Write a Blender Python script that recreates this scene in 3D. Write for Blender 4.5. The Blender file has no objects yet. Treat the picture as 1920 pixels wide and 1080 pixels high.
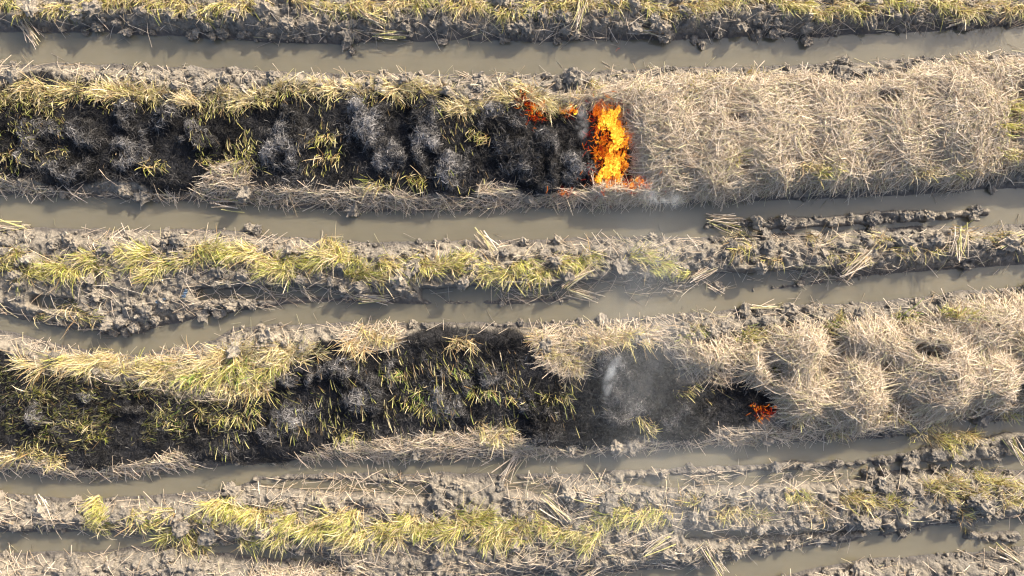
import bpy, bmesh, math, random
import numpy as np
from mathutils import Vector, Matrix, noise as mnoise

random.seed(7)
rng = np.random.default_rng(11)
scene = bpy.context.scene
COL = scene.collection

# ------------------------------------------------------------------ camera, sky, sun, exposure
CAM_H = 8.0                    # drone hovering 8 m above the water level, looking straight down
PPM = 160.0                    # photo pixels per metre at water level (frame is 12 m wide)
cam = bpy.data.cameras.new('camera')
cam.lens = 24.0; cam.sensor_width = 36.0; cam.clip_start = 0.05; cam.clip_end = 600.0
cam_ob = bpy.data.objects.new('camera', cam); COL.objects.link(cam_ob)
cam_ob.location = (0, 0, CAM_H); cam_ob.rotation_euler = (0, 0, 0)
scene.camera = cam_ob

SUN_EL = math.radians(27.0)
SUN_AZ = math.radians(46.0)    # direction towards the sun, measured from +X towards +Y (upper right of the picture)
to_sun = Vector((math.cos(SUN_AZ) * math.cos(SUN_EL), math.sin(SUN_AZ) * math.cos(SUN_EL), math.sin(SUN_EL)))
sun = bpy.data.lights.new('sun', 'SUN'); sun.energy = 3.1; sun.angle = math.radians(0.6); sun.color = (1.0, 0.90, 0.75)
sun_ob = bpy.data.objects.new('sun', sun); COL.objects.link(sun_ob)
sun_ob.rotation_euler = to_sun.to_track_quat('Z', 'Y').to_euler(); sun_ob.location = (6, 6, 9)

world = bpy.data.worlds.new('World'); scene.world = world; world.use_nodes = True
wn = world.node_tree.nodes; wl = world.node_tree.links
sky = wn.new('ShaderNodeTexSky'); sky.sky_type = 'NISHITA'; sky.sun_disc = False
sky.sun_elevation = SUN_EL; sky.sun_rotation = math.pi / 2 - SUN_AZ
sky.dust_density = 5.0; sky.air_density = 0.8
wl.new(sky.outputs[0], wn['Background'].inputs[0]); wn['Background'].inputs[1].default_value = 0.15
scene.view_settings.view_transform = 'Standard'; scene.view_settings.look = 'None'
scene.view_settings.exposure = 1.47; scene.view_settings.gamma = 1.0
scene.render.engine = 'CYCLES'
scene.cycles.max_bounces = 5; scene.cycles.transparent_max_bounces = 24
scene.cycles.use_denoising = True; scene.cycles.pixel_filter_type = 'BLACKMAN_HARRIS'; scene.cycles.filter_width = 1.25
scene.cycles.volume_bounces = 1; scene.cycles.volume_step_rate = 3.0

# ------------------------------------------------------------------ pixel helpers
def wx(px, z=0.0): return (np.asarray(px, float) - 960.0) / PPM * (1 - np.asarray(z, float) / CAM_H)
def wy(py, z=0.0): return (540.0 - np.asarray(py, float)) / PPM * (1 - np.asarray(z, float) / CAM_H)

# noise on arrays (pixel coordinates)
_tab = np.random.default_rng(5).random((64, 256, 256)).astype(np.float32)
def vnoise(X, Y, s, seed=0):
    t = _tab[seed % 64]
    x = np.asarray(X) / s + 1000; y = np.asarray(Y) / s + 1000
    xi = np.floor(x).astype(int); yi = np.floor(y).astype(int)
    fx = x - xi; fy = y - yi
    fx = fx * fx * (3 - 2 * fx); fy = fy * fy * (3 - 2 * fy)
    a = t[yi & 255, xi & 255]; b = t[yi & 255, (xi + 1) & 255]; c = t[(yi + 1) & 255, xi & 255]; d = t[(yi + 1) & 255, (xi + 1) & 255]
    return (a * (1 - fx) + b * fx) * (1 - fy) + (c * (1 - fx) + d * fx) * fy
def fbm(X, Y, s, seed=0, o=4):
    v = 0; a = 0.5; tot = 0
    for i in range(o):
        v = v + a * vnoise(X, Y, s / 2 ** i, seed + i * 7); tot += a; a *= 0.5
    return v / tot - 0.5                                     # about -0.4..0.4
def worley(X, Y, s, seed=0):
    t1 = _tab[(seed * 3 + 1) % 64]; t2 = _tab[(seed * 3 + 2) % 64]
    x = X / s + 500; y = Y / s + 500
    xi = np.floor(x).astype(int); yi = np.floor(y).astype(int)
    f1 = np.full(x.shape, 9.0); f2 = np.full(x.shape, 9.0); cid = np.zeros(x.shape)
    for dx in (-1, 0, 1):
        for dy in (-1, 0, 1):
            cx = xi + dx; cy = yi + dy
            px = cx + t1[cy & 255, cx & 255]; py = cy + t2[cy & 255, cx & 255]
            d = np.hypot(x - px, y - py)
            nf = d < f1
            f2 = np.where(nf, f1, np.minimum(f2, d)); cid = np.where(nf, t1[(cy + 31) & 255, (cx + 77) & 255], cid)
            f1 = np.where(nf, d, f1)
    return f1, f2, cid
def sstep(a, b, x):
    t = np.clip((x - a) / (b - a), 0, 1); return t * t * (3 - 2 * t)

# raster of the place, in photo pixels at water level
X0, Y0, STEP = -320, -320, 2
NX, NY = 1280, 860
PXg, PYg = np.meshgrid(X0 + STEP * np.arange(NX), Y0 + STEP * np.arange(NY))
PXg = PXg.astype(float); PYg = PYg.astype(float)
def samp(R, px, py):
    u = np.clip((np.asarray(px, float) - X0) / STEP, 0, NX - 1.001); v = np.clip((np.asarray(py, float) - Y0) / STEP, 0, NY - 1.001)
    i = u.astype(int); j = v.astype(int); fu = u - i; fv = v - j
    return (R[j, i] * (1 - fu) + R[j, i + 1] * fu) * (1 - fv) + (R[j + 1, i] * (1 - fu) + R[j + 1, i + 1] * fu) * fv

def poly_mask(pts, soft=6.0, warp=10.0, seed=0):
    """soft inside mask of a polygon with a ragged border"""
    qx = [p[0] for p in pts]; qy = [p[1] for p in pts]; m = 40 + warp
    i0 = max(int((min(qx) - m - X0) / STEP), 0); i1 = min(int((max(qx) + m - X0) / STEP), NX); j0 = max(int((min(qy) - m - Y0) / STEP), 0); j1 = min(int((max(qy) + m - Y0) / STEP), NY)
    gx_, gy_ = PXg[j0:j1, i0:i1], PYg[j0:j1, i0:i1]
    wxn = gx_ + warp * 2 * fbm(gx_, gy_, 30, seed, 3); wyn = gy_ + warp * 2 * fbm(gx_, gy_, 30, seed + 3, 3)
    ins = np.zeros(gx_.shape, bool); dist = np.full(gx_.shape, 1e9)
    n = len(pts)
    for k in range(n):
        (ax, ay), (bx, by) = pts[k], pts[(k + 1) % n]
        c = (ay > wyn) != (by > wyn)
        with np.errstate(divide='ignore', invalid='ignore'):
            xc = (bx - ax) * (wyn - ay) / (by - ay if by != ay else 1e-9) + ax
        ins ^= c & (wxn < xc)
        L2 = (bx - ax) ** 2 + (by - ay) ** 2 + 1e-9
        t = np.clip(((wxn - ax) * (bx - ax) + (wyn - ay) * (by - ay)) / L2, 0, 1)
        dist = np.minimum(dist, np.hypot(wxn - ax - t * (bx - ax), wyn - ay - t * (by - ay)))
    R = np.zeros(PXg.shape); R[j0:j1, i0:i1] = sstep(-soft, soft, np.where(ins, dist, -dist)); return R
def line_dist(pts, hw):
    """signed pixel distance outside (+) of a thick polyline with varying half width"""
    full = np.full(PXg.shape, 1e9); qx = [p[0] for p in pts]; qy = [p[1] for p in pts]; m = 90
    i0 = max(int((min(qx) - m - X0) / STEP), 0); i1 = min(int((max(qx) + m - X0) / STEP), NX); j0 = max(int((min(qy) - m - Y0) / STEP), 0); j1 = min(int((max(qy) + m - Y0) / STEP), NY)
    PX, PY = PXg[j0:j1, i0:i1], PYg[j0:j1, i0:i1]; best = np.full(PX.shape, 1e9)
    for k in range(len(pts) - 1):
        (ax, ay), (bx, by) = pts[k], pts[k + 1]
        t = np.clip(((PX - ax) * (bx - ax) + (PY - ay) * (by - ay)) / ((bx - ax) ** 2 + (by - ay) ** 2), 0, 1)
        w = hw[k] * (1 - t) + hw[k + 1] * t if isinstance(hw, (list, tuple)) else hw
        best = np.minimum(best, np.hypot(PX - ax - t * (bx - ax), PY - ay - t * (by - ay)) - w)
    full[j0:j1, i0:i1] = best; return full

# ------------------------------------------------------------------ layout traced from the photograph
def curve(pts):
    xs = [p[0] for p in pts]; ys = [p[1] for p in pts]
    return lambda x: np.interp(x, xs, ys)
A_up = curve([(0, 58), (200, 60), (400, 72), (640, 84), (700, 75), (900, 76), (1100, 76), (1280, 74), (1400, 68), (1500, 70), (1640, 62), (1920, 48)])
A_lo = curve([(0, 120), (200, 122), (400, 128), (560, 136), (700, 138), (900, 143), (1000, 142), (1100, 135), (1280, 126), (1400, 126), (1480, 123), (1600, 118), (1700, 112), (1920, 100)])
B_up = curve([(0, 365), (200, 370), (400, 378), (640, 392), (800, 395), (900, 391), (1000, 388), (1100, 387), (1200, 383), (1280, 380), (1400, 377), (1500, 375), (1600, 369), (1700, 365), (1800, 358), (1920, 352)])
B_lo = curve([(0, 426), (150, 432), (400, 432), (600, 450), (700, 456), (800, 453), (1000, 450), (1100, 446), (1200, 444), (1300, 447), (1400, 442), (1500, 437), (1600, 431), (1700, 427), (1780, 426), (1850, 425), (1920, 420)])
C_up = curve([(0, 588), (100, 610), (200, 625), (262, 626), (300, 611), (400, 590), (480, 577), (540, 568), (640, 566), (800, 568), (1000, 567), (1100, 560), (1200, 552), (1300, 546), (1460, 538), (1560, 528), (1640, 515), (1750, 506), (1920, 495)])
C_lo = curve([(0, 618), (60, 632), (100, 643), (180, 662), (240, 666), (300, 660), (400, 640), (418, 628), (450, 613), (560, 608), (640, 605), (800, 607), (1000, 605), (1100, 602), (1200, 597), (1280, 590), (1400, 579), (1500, 573), (1600, 568), (1700, 560), (1760, 554), (1800, 546), (1920, 540)])
D_up = curve([(0, 880), (60, 885), (130, 893), (200, 893), (300, 884), (400, 873), (480, 868), (530, 868), (560, 861), (640, 860), (800, 862), (900, 858), (1000, 851), (1100, 852), (1200, 846), (1280, 838), (1400, 830), (1500, 826), (1640, 822), (1720, 816), (1760, 792), (1800, 784), (1850, 788), (1920, 780)])
D_lo = curve([(0, 926), (80, 931), (150, 938), (250, 931), (300, 928), (400, 921), (480, 903), (560, 892), (640, 888), (800, 888), (1000, 890), (1100, 888), (1200, 884), (1280, 878), (1400, 873), (1500, 870), (1560, 880), (1640, 884), (1760, 879), (1920, 882)])
F_line = [(-400, 1017), (0, 1017), (150, 1016), (300, 1010), (420, 1026), (520, 1040), (620, 1050), (760, 1075), (1000, 1095), (1100, 1097), (1250, 1090), (1354, 1078), (1447, 1058), (1558, 1038), (1613, 1030), (1743, 1014), (1847, 1004), (1920, 997), (2320, 985)]
F_mid = curve(F_line)
F1 = ([(-400, 1017), (0, 1017), (150, 1016), (300, 1010), (420, 1026), (520, 1040), (620, 1050)], [20, 20, 19, 14, 12, 10, 6])
F2 = ([(900, 1100), (1000, 1097), (1100, 1097), (1250, 1090), (1354, 1078), (1447, 1058), (1558, 1038), (1613, 1030), (1743, 1014), (1847, 1004), (1920, 997), (2320, 985)], [14, 20, 25, 26, 26, 25, 20, 20, 28, 31, 28, 26])
puddles = [([(380, 552), (460, 551), (560, 546), (640, 549)], [7, 9, 8, 5]), ([(800, 552), (900, 549), (1040, 545)], [7, 11, 7]),
           ([(1060, 545), (1160, 536), (1280, 529), (1400, 525), (1560, 515)], [9, 14, 13, 12, 6]), ([(75, 563), (140, 572)], [6, 9]),
           ([(500, 906), (640, 910), (800, 918)], [4, 9, 8]), ([(960, 908), (1040, 916)], [8, 9]),
           ([(1180, 900), (1300, 899), (1400, 894), (1500, 889), (1600, 884)], [9, 12, 13, 14, 13]), ([(1290, 1000), (1450, 1001), (1640, 990)], [6, 8, 8]),
           ([(650, 1074), (690, 1082)], [6, 6])]
bars = [([(1325, 424), (1450, 419), (1520, 417), (1600, 412), (1680, 407), (1760, 405), (1850, 399)], [4, 8, 9, 9, 10, 7, 4], 0.045),
        ([(1730, 852), (1790, 845), (1920, 832), (2300, 826)], [10, 17, 20, 20], 0.09),
        ([(1640, 864), (1700, 858), (1730, 856)], [4, 7, 8], 0.03), ([(1815, 1003), (1900, 1006)], [7, 8], 0.05), ([(1590, 870), (1640, 862)], [3, 4], 0.02),
        ([(480, 897), (640, 893)], [3, 4], 0.03), ([(1150, 889), (1280, 884), (1400, 879), (1500, 873), (1575, 869)], [4, 4, 5, 6, 4], 0.05), ([(1295, 1014), (1400, 1012), (1560, 1003), (1620, 1000)], [4, 5, 5, 3], 0.05)]

warp1 = 9 * fbm(PXg, PYg, 36, 2, 4)
def band(up, lo):
    return np.maximum(up(PXg) - PYg, PYg - lo(PXg))          # <0 inside the ditch
dA, dB, dC, dD = (band(u, l) for u, l in ((A_up, A_lo), (B_up, B_lo), (C_up, C_lo), (D_up, D_lo)))
dF = np.minimum(line_dist(*F1), line_dist(*F2))
dW = np.minimum.reduce([dA, dB, dC, dD, dF]) + warp1
dP = np.full(PXg.shape, 1e9); n24 = 10 * fbm(PXg, PYg, 24, 9, 3); n18 = 0.9 * fbm(PXg, PYg, 18, 12, 3)
for pts, hw in puddles: dP = np.minimum(dP, line_dist(pts, hw) + n24)

burn1 = [(-330, 165), (0, 168), (55, 158), (62, 142), (112, 142), (125, 163), (190, 166), (300, 176), (350, 196), (400, 190), (470, 205), (505, 172), (560, 162), (620, 172), (700, 180), (760, 172), (805, 168), (860, 197), (900, 206), (930, 190), (965, 174), (1005, 178), (1035, 206), (1062, 216), (1105, 208), (1150, 212), (1175, 270), (1180, 340), (1115, 345), (1062, 360), (1000, 372), (962, 356), (905, 345), (885, 370), (830, 372), (740, 366), (700, 352), (640, 356), (580, 352), (475, 354), (482, 318), (450, 300), (415, 312), (392, 345), (360, 362), (300, 362), (270, 346), (200, 343), (160, 352), (120, 358), (80, 340), (0, 332), (-330, 330)]
burn2 = [(-330, 640), (0, 640), (90, 690), (200, 712), (280, 724), (350, 748), (430, 744), (505, 736), (530, 702), (590, 698), (604, 640), (640, 634), (668, 660), (745, 652), (758, 625), (800, 612), (900, 612), (985, 622), (1000, 650), (1012, 682), (1060, 704), (1096, 706), (1108, 662), (1160, 640), (1232, 640), (1250, 680), (1268, 712), (1330, 722), (1390, 708), (1425, 738), (1452, 764), (1402, 792), (1340, 800), (1300, 824), (1250, 826), (1200, 814), (1170, 826), (1080, 838), (1000, 828), (940, 792), (900, 806), (850, 804), (780, 812), (700, 822), (650, 815), (600, 840), (560, 856), (527, 872), (420, 868), (380, 866), (350, 832), (320, 845), (260, 866), (180, 872), (120, 866), (100, 846), (0, 838), (-330, 838)]
straw1 = [(1048, 192), (1120, 168), (1200, 162), (1300, 152), (1360, 152), (1440, 152), (1500, 146), (1560, 168), (1600, 160), (1660, 150), (1720, 134), (1800, 122), (1880, 126), (2320, 132), (2320, 335), (1960, 335), (1870, 322), (1800, 345), (1700, 348), (1600, 352), (1500, 356), (1400, 370), (1280, 378), (1190, 386), (1108, 384), (1108, 346), (1185, 350), (1188, 290), (1158, 212), (1108, 204), (1060, 210)]
straw2 = [(1235, 628), (1300, 632), (1380, 628), (1460, 606), (1540, 616), (1620, 594), (1700, 598), (1780, 574), (1880, 556), (2320, 548), (2320, 770), (1900, 772), (1830, 768), (1760, 783), (1700, 790), (1640, 800), (1580, 814), (1530, 800), (1480, 790), (1448, 770), (1438, 735), (1392, 704), (1330, 708), (1272, 688), (1258, 655)]
mats = [  # flattened dry straw lying at the edges of the burnt strips
    [(-330, 338), (0, 340), (80, 348), (120, 362), (300, 368), (392, 350), (415, 315), (450, 302), (482, 322), (478, 356), (580, 356), (700, 356), (820, 376), (890, 372), (905, 348), (962, 360), (1000, 376), (1110, 352), (1112, 388), (800, 394), (640, 390), (400, 376), (200, 368), (0, 362), (-330, 360)],
    [(640, 612), (750, 612), (756, 630), (740, 652), (668, 660), (648, 640)], [(995, 616), (1235, 606), (1240, 640), (1160, 640), (1108, 660), (1095, 706), (1060, 702), (1012, 680)],
    [(540, 866), (650, 820), (780, 816), (940, 800), (1080, 842), (1200, 826), (1300, 830), (1400, 802), (1480, 797), (1560, 816), (1500, 824), (1280, 836), (1100, 850), (900, 856), (640, 858)],
    [(320, 850), (350, 835), (372, 866), (300, 880), (200, 890), (120, 890), (0, 878), (0, 856), (110, 868), (200, 876)],
    [(1040, 195), (1100, 170), (1300, 154), (1300, 185), (1100, 205)], [(480, 1062), (680, 1058), (700, 1100), (460, 1100)]]
M_b1 = poly_mask(burn1, 5, 9, 1); M_b2 = poly_mask(burn2, 5, 9, 4)
M_burn = np.maximum(M_b1, M_b2)
M_s1 = poly_mask(straw1, 7, 8, 6); M_s2 = poly_mask(straw2, 7, 8, 8)
gaps = [(1888, 195, 16, 26), (1868, 245, 12, 30), (1640, 195, 24, 13), (1442, 690, 14, 26), (1547, 628, 8, 26), (1703, 655, 24, 15), (1638, 765, 16, 12), (1352, 345, 7, 9), (1503, 290, 6, 30), (1893, 720, 13, 16), (1320, 640, 14, 10), (1360, 235, 14, 8), (1460, 612, 18, 8), (1330, 700, 20, 14), (1376, 320, 9, 12), (1290, 660, 12, 10)]
M_gap = np.zeros(PXg.shape)
for cx, cy, rx, ry in gaps:
    d = np.hypot((PXg - cx) / rx, (PYg - cy) / ry) + n18
    M_gap = np.maximum(M_gap, 1 - sstep(0.7, 1.25, d))
M_straw = np.maximum(M_s1, M_s2) * (1 - .86 * M_gap)
M_mat = np.zeros(PXg.shape)
for k, p in enumerate(mats): M_mat = np.maximum(M_mat, poly_mask(p, 6, 6, 20 + k))

# heaps: (px, py, rx, ry, height) in the photograph; straw heaps with words on where they lie
straw_heaps = [
    (1245, 262, 72, 96, .22, 'pale dry straw heap right beside the big flames'), (1335, 272, 62, 92, .20, 'pale straw heap, second to the right of the big flames'),
    (1440, 262, 72, 100, .23, 'pale straw heap in upper windrow, just left of its dark seam'), (1560, 268, 66, 88, .20, 'pale straw heap in upper windrow, just right of its dark seam'),
    (1680, 250, 72, 100, .22, 'pale straw heap in upper windrow, right of the dark hollow'), (1800, 232, 72, 100, .24, 'last broad straw heap of the upper windrow before its dark gap'),
    (1945, 245, 60, 84, .18, 'straw heap cut off by the right edge beyond the dark gap'),
    (1318, 662, 42, 26, .12, 'thin ragged straw heap right of the smoking ash'), (1412, 690, 24, 32, .13, 'narrow straw heap directly above the small lower fire'),
    (1496, 652, 50, 44, .22, 'small domed straw heap beside the third ditch'), (1502, 742, 56, 46, .22, 'straw heap right of the small lower fire'),
    (1600, 735, 62, 66, .25, 'tall straw heap in the middle of the lower windrow'), (1622, 645, 66, 44, .20, 'broad straw heap between small domed heap and dark hollow'),
    (1752, 690, 76, 82, .26, 'largest straw heap of the lower windrow, right of dark hollow'), (1830, 612, 80, 46, .17, 'straw heap along third ditch near the right edge'),
    (1845, 712, 52, 52, .22, 'rounded straw heap left of a dark notch near right edge'), (1945, 690, 52, 80, .22, 'straw heap cut off by right edge in the lower windrow')]
ash_heaps = [
    (68, 268, 24, 36, .13, 0), (108, 232, 34, 20, .10, 1), (165, 236, 20, 24, .10, 2), (232, 214, 22, 34, .14, 3), (320, 214, 20, 38, .14, 4), (186, 268, 20, 22, .10, 5),
    (250, 300, 30, 24, .09, 6), (284, 285, 20, 36, .12, 7), (386, 266, 20, 22, .12, 8), (543, 212, 20, 26, .16, 9), (535, 275, 44, 56, .15, 10), (694, 248, 42, 50, .17, 11),
    (790, 218, 22, 44, .14, 12), (806, 275, 26, 24, .12, 13), (848, 312, 38, 34, .15, 14), (962, 262, 46, 66, .17, 15), (1022, 300, 40, 60, .17, 16), (1092, 312, 24, 44, .12, 17),
    (66, 772, 22, 28, .13, 18), (176, 742, 14, 13, .09, 19), (250, 766, 32, 14, .10, 20), (572, 702, 30, 24, .13, 21), (640, 692, 28, 26, .13, 22), (540, 790, 44, 30, .09, 23),
    (690, 735, 32, 48, .15, 24), (742, 700, 18, 26, .10, 25), (852, 765, 24, 32, .14, 26), (905, 705, 22, 30, .11, 27), (1012, 788, 36, 28, .13, 28), (1155, 722, 48, 76, .20, 29), (1205, 775, 26, 24, .10, 30), (1290, 778, 40, 34, .12, 31),
    (985, 740, 20, 26, .10, 32), (150, 318, 60, 22, .06, 33), (740, 300, 24, 30, .10, 34), (790, 850, 1, 1, 0, 35)][:-1]

MN1 = fbm(PXg, PYg, 44, 3, 4); MN2 = fbm(PXg, PYg, 44, 13, 4); SN1 = fbm(PXg, PYg, 26, 60, 4); SN2 = fbm(PXg, PYg, 20, 61, 4)
AW1 = fbm(PXg, PYg, 34, 23, 4); AW2 = fbm(PXg, PYg, 34, 27, 4); RID = 1 - 2.2 * np.abs(fbm(PXg + 30 * AW1, PYg + 30 * AW2, 38, 29, 4))
def mound(h, ash=False):
    cx, cy, rx, ry, hh = h[:5]
    s = 1 - hh / CAM_H                                        # the photo shows the top of the heap: bring it down to its foot
    cx = 960 + (cx - 960) * s; cy = 540 + (cy - 540) * s
    if ash:
        d = np.hypot((PXg + 75 * AW1 - cx) / (rx * 1.15), (PYg + 75 * AW2 - cy) / (ry * 1.15)) + 0.5 * MN1
        return hh * np.clip(1 - d * d, 0, None) ** 0.7, d
    d = np.hypot((PXg + 40 * MN1 - cx) / (rx * 1.12), (PYg + 40 * MN2 - cy) / (ry * 1.12)) + 0.5 * MN2
    return hh * np.clip(1 - d * d, 0, None) ** 0.75, d

# ------------------------------------------------------------------ heights (metres above the water)
bank_h = 0.145 + 0.08 * fbm(PXg, PYg, 220, 15, 3)
stripmask = np.maximum.reduce([M_burn, M_straw, M_gap])
G = bank_h * sstep(-2, 30, dW) - 0.10 * (1 - sstep(-16, 1.5, dW)) + 0.006
f1, f2, cid = worley(PXg + 12 * fbm(PXg, PYg, 20, 31), PYg + 12 * fbm(PXg, PYg, 20, 35), 22, 3)
g1, g2, gid = worley(PXg + 6 * fbm(PXg, PYg, 12, 41), PYg + 6 * fbm(PXg, PYg, 12, 45), 10, 6)
lump = (0.25 + cid) * np.sqrt(np.clip(f2 - f1, 0, 1)) * 0.085 + (0.2 + gid) * np.sqrt(np.clip(g2 - g1, 0, 1)) * 0.024 + 0.05 * fbm(PXg, PYg, 14, 50, 3)
h1, h2, hid = worley(PXg + 4 * fbm(PXg, PYg, 8, 46, 2), PYg + 4 * fbm(PXg, PYg, 8, 48, 2), 6.5, 9)
lump = lump + (0.1 + hid) * np.sqrt(np.clip(h2 - h1, 0, 1)) * 0.018 + 0.05 * np.abs(fbm(PXg, PYg, 30, 52, 4))
lump -= 0.050
mudw = sstep(-1, 12, dW) * (1 - 0.75 * np.clip(stripmask + 0.6 * M_mat, 0, 1))
G = G + lump * mudw
Pd = 1 - sstep(0, 9, dP)
G = G * (1 - Pd) + np.minimum(G, -0.034 + 0.16 * np.clip(lump, 0, 1)) * Pd
for pts, hw, hh in bars:
    d = line_dist(pts, hw) - 3 + 1.1 * n24
    G = np.maximum(G, -0.12 + (0.12 + hh + 0.8 * lump) * (1 - sstep(-6, 8, d)))
S = G.copy()
WR = np.maximum(poly_mask(straw1, 26, 8, 6), poly_mask(straw2, 26, 8, 8)) * (1 - .8 * M_gap) * (1 - M_burn)
S = np.maximum(S, G * .6 + .02 + WR * (.15 - .07 * (PYg > 500)) + .03 * SN1 * WR)
straw_id = np.full(PXg.shape, -1); ash_id = np.full(PXg.shape, -1)
bs = np.full(PXg.shape, 1.35); ba = np.full(PXg.shape, 1.12)
M_ash = np.zeros(PXg.shape)
for k, h in enumerate(straw_heaps):
    m, d = mound(h); S = np.maximum(S, G * 0.6 + 0.02 + (.45 * WR * .15 + m * (.85 if h[1] < 500 else 1.0)) * np.clip(M_straw * 1.2, 0, 1) + 0.045 * SN1)
    straw_id = np.where(d < bs, k, straw_id); bs = np.minimum(bs, d)
for k, h in enumerate(ash_heaps):
    m, d = mound(h, True); S = np.maximum(S, G + m * (.5 + .4 * RID) + 0.11 * SN2 * (d < 1))
    ash_id = np.where(d < ba, k, ash_id); ba = np.minimum(ba, d)
    M_ash = np.maximum(M_ash, 1 - sstep(0.45, 1.2, d))
S = S + M_burn * np.clip(0.18 * SN2 + 0.14 * SN1 + .05 * (RID - .7), -.01, .12) * sstep(0.9, 1.2, ba)
M_ash *= M_burn
ASHY = np.clip(0.36 * M_ash * (1 + 1.8 * SN2 + 1.6 * AW1) + 0.17 + 0.8 * fbm(PXg, PYg, 64, 53, 4) + 0.5 * AW2 + .18 * (RID - .7), 0, 1)      # how much pale ash is left on the char
ASHY = np.clip(ASHY - .16 * sstep(1060, 1110, PXg) * (PYg > 600), 0, 1)
Gp = np.maximum(G, 0); Sp = np.maximum(S, 0); STN = fbm(PXg, PYg, 26, 44, 3)

# ------------------------------------------------------------------ materials
def new_mat(name):
    m = bpy.data.materials.new(name); m.use_nodes = True
    nt = m.node_tree; nt.nodes.clear()
    return m, nt.nodes, nt.links
def node(ns, t, **kw):
    n = ns.new(t)
    for k, v in kw.items(): setattr(n, k, v)
    return n
def principled(ns, rough=0.8, spec=0.25):
    p = ns.new('ShaderNodeBsdfPrincipled'); p.inputs['Roughness'].default_value = rough; p.inputs['Specular IOR Level'].default_value = spec
    return p
def ramp(ns, stops):
    r = ns.new('ShaderNodeValToRGB'); e = r.color_ramp.elements
    while len(e) < len(stops): e.new(0.5)
    for el, (pos, c) in zip(e, stops): el.position = pos; el.color = (*c, 1) if len(c) == 3 else c
    return r
def tex_noise(ns, ls, scale, detail=4, rough=0.55, coord=None, dist=0.0):
    n = ns.new('ShaderNodeTexNoise'); n.inputs['Scale'].default_value = scale; n.inputs['Detail'].default_value = detail
    n.inputs['Roughness'].default_value = rough; n.inputs['Distortion'].default_value = dist
    if coord is not None: ls.new(coord, n.inputs['Vector'])
    return n
def mixc(ns, ls, fac, a, b, mode='MIX'):
    m = ns.new('ShaderNodeMix'); m.data_type = 'RGBA'; m.blend_type = mode
    for sock, v in ((m.inputs[0], fac), (m.inputs[6], a), (m.inputs[7], b)):
        if hasattr(v, 'is_linked') or isinstance(v, bpy.types.NodeSocket): ls.new(v, sock)
        else: sock.default_value = v if not isinstance(v, tuple) else (*v, 1)
    return m.outputs[2]

def mud_material():
    m, ns, ls = new_mat('mud')
    out = ns.new('ShaderNodeOutputMaterial'); p = principled(ns, 0.85, 0.3)
    geo = ns.new('ShaderNodeNewGeometry'); pos = geo.outputs['Position']
    a = node(ns, 'ShaderNodeAttribute', attribute_name='Mask'); sp = ns.new('ShaderNodeSeparateColor'); ls.new(a.outputs['Color'], sp.inputs[0])
    n1 = tex_noise(ns, ls, 1.7, 4, 0.6, pos); n2 = tex_noise(ns, ls, 22, 5, 0.65, pos); n3 = tex_noise(ns, ls, 90, 3, 0.6, pos)
    r1 = ramp(ns, [(0.28, (0.105, 0.094, 0.078)), (0.5, (0.205, 0.185, 0.154)), (0.75, (0.285, 0.258, 0.214))]); ls.new(n2.outputs['Fac'], r1.inputs['Fac'])
    r2 = ramp(ns, [(0.35, (0.82, 0.82, 0.83)), (0.65, (1.08, 1.04, 0.97))]); ls.new(n1.outputs['Fac'], r2.inputs['Fac'])
    c = mixc(ns, ls, 1.0, r1.outputs[0], r2.outputs[0], 'MULTIPLY')
    c = mixc(ns, ls, sp.outputs[2], c, (0.095, 0.084, 0.074))                    # soaked mud at the waterline
    rs = ramp(ns, [(0.3, (0.06, 0.045, 0.03)), (0.6, (0.19, 0.15, 0.10))]); ls.new(n3.outputs['Fac'], rs.inputs['Fac'])
    c = mixc(ns, ls, sp.outputs[1], c, rs.outputs[0])                            # chaff and litter below the straw
    rc = ramp(ns, [(0.38, (0.006, 0.006, 0.007)), (0.62, (0.022, 0.022, 0.025)), (0.8, (0.085, 0.085, 0.092))]); ls.new(n3.outputs['Fac'], rc.inputs['Fac'])
    c = mixc(ns, ls, sp.outputs[0], c, rc.outputs[0])                            # charred ground
    ls.new(c, p.inputs['Base Color'])
    mr = ns.new('ShaderNodeMapRange'); mr.inputs[3].default_value = 0.88; mr.inputs[4].default_value = 0.45; ls.new(sp.outputs[2], mr.inputs[0]); ls.new(mr.outputs[0], p.inputs['Roughness'])
    b = ns.new('ShaderNodeBump'); b.inputs['Strength'].default_value = 1.0; b.inputs['Distance'].default_value = 0.05
    ls.new(n2.outputs['Fac'], b.inputs['Height'])
    b2 = ns.new('ShaderNodeBump'); b2.inputs['Strength'].default_value = 0.6; b2.inputs['Distance'].default_value = 0.012
    ls.new(n3.outputs['Fac'], b2.inputs['Height']); ls.new(b.outputs[0], b2.inputs['Normal']); ls.new(b2.outputs[0], p.inputs['Normal'])
    ls.new(p.outputs[0], out.inputs[0]); return m
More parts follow.
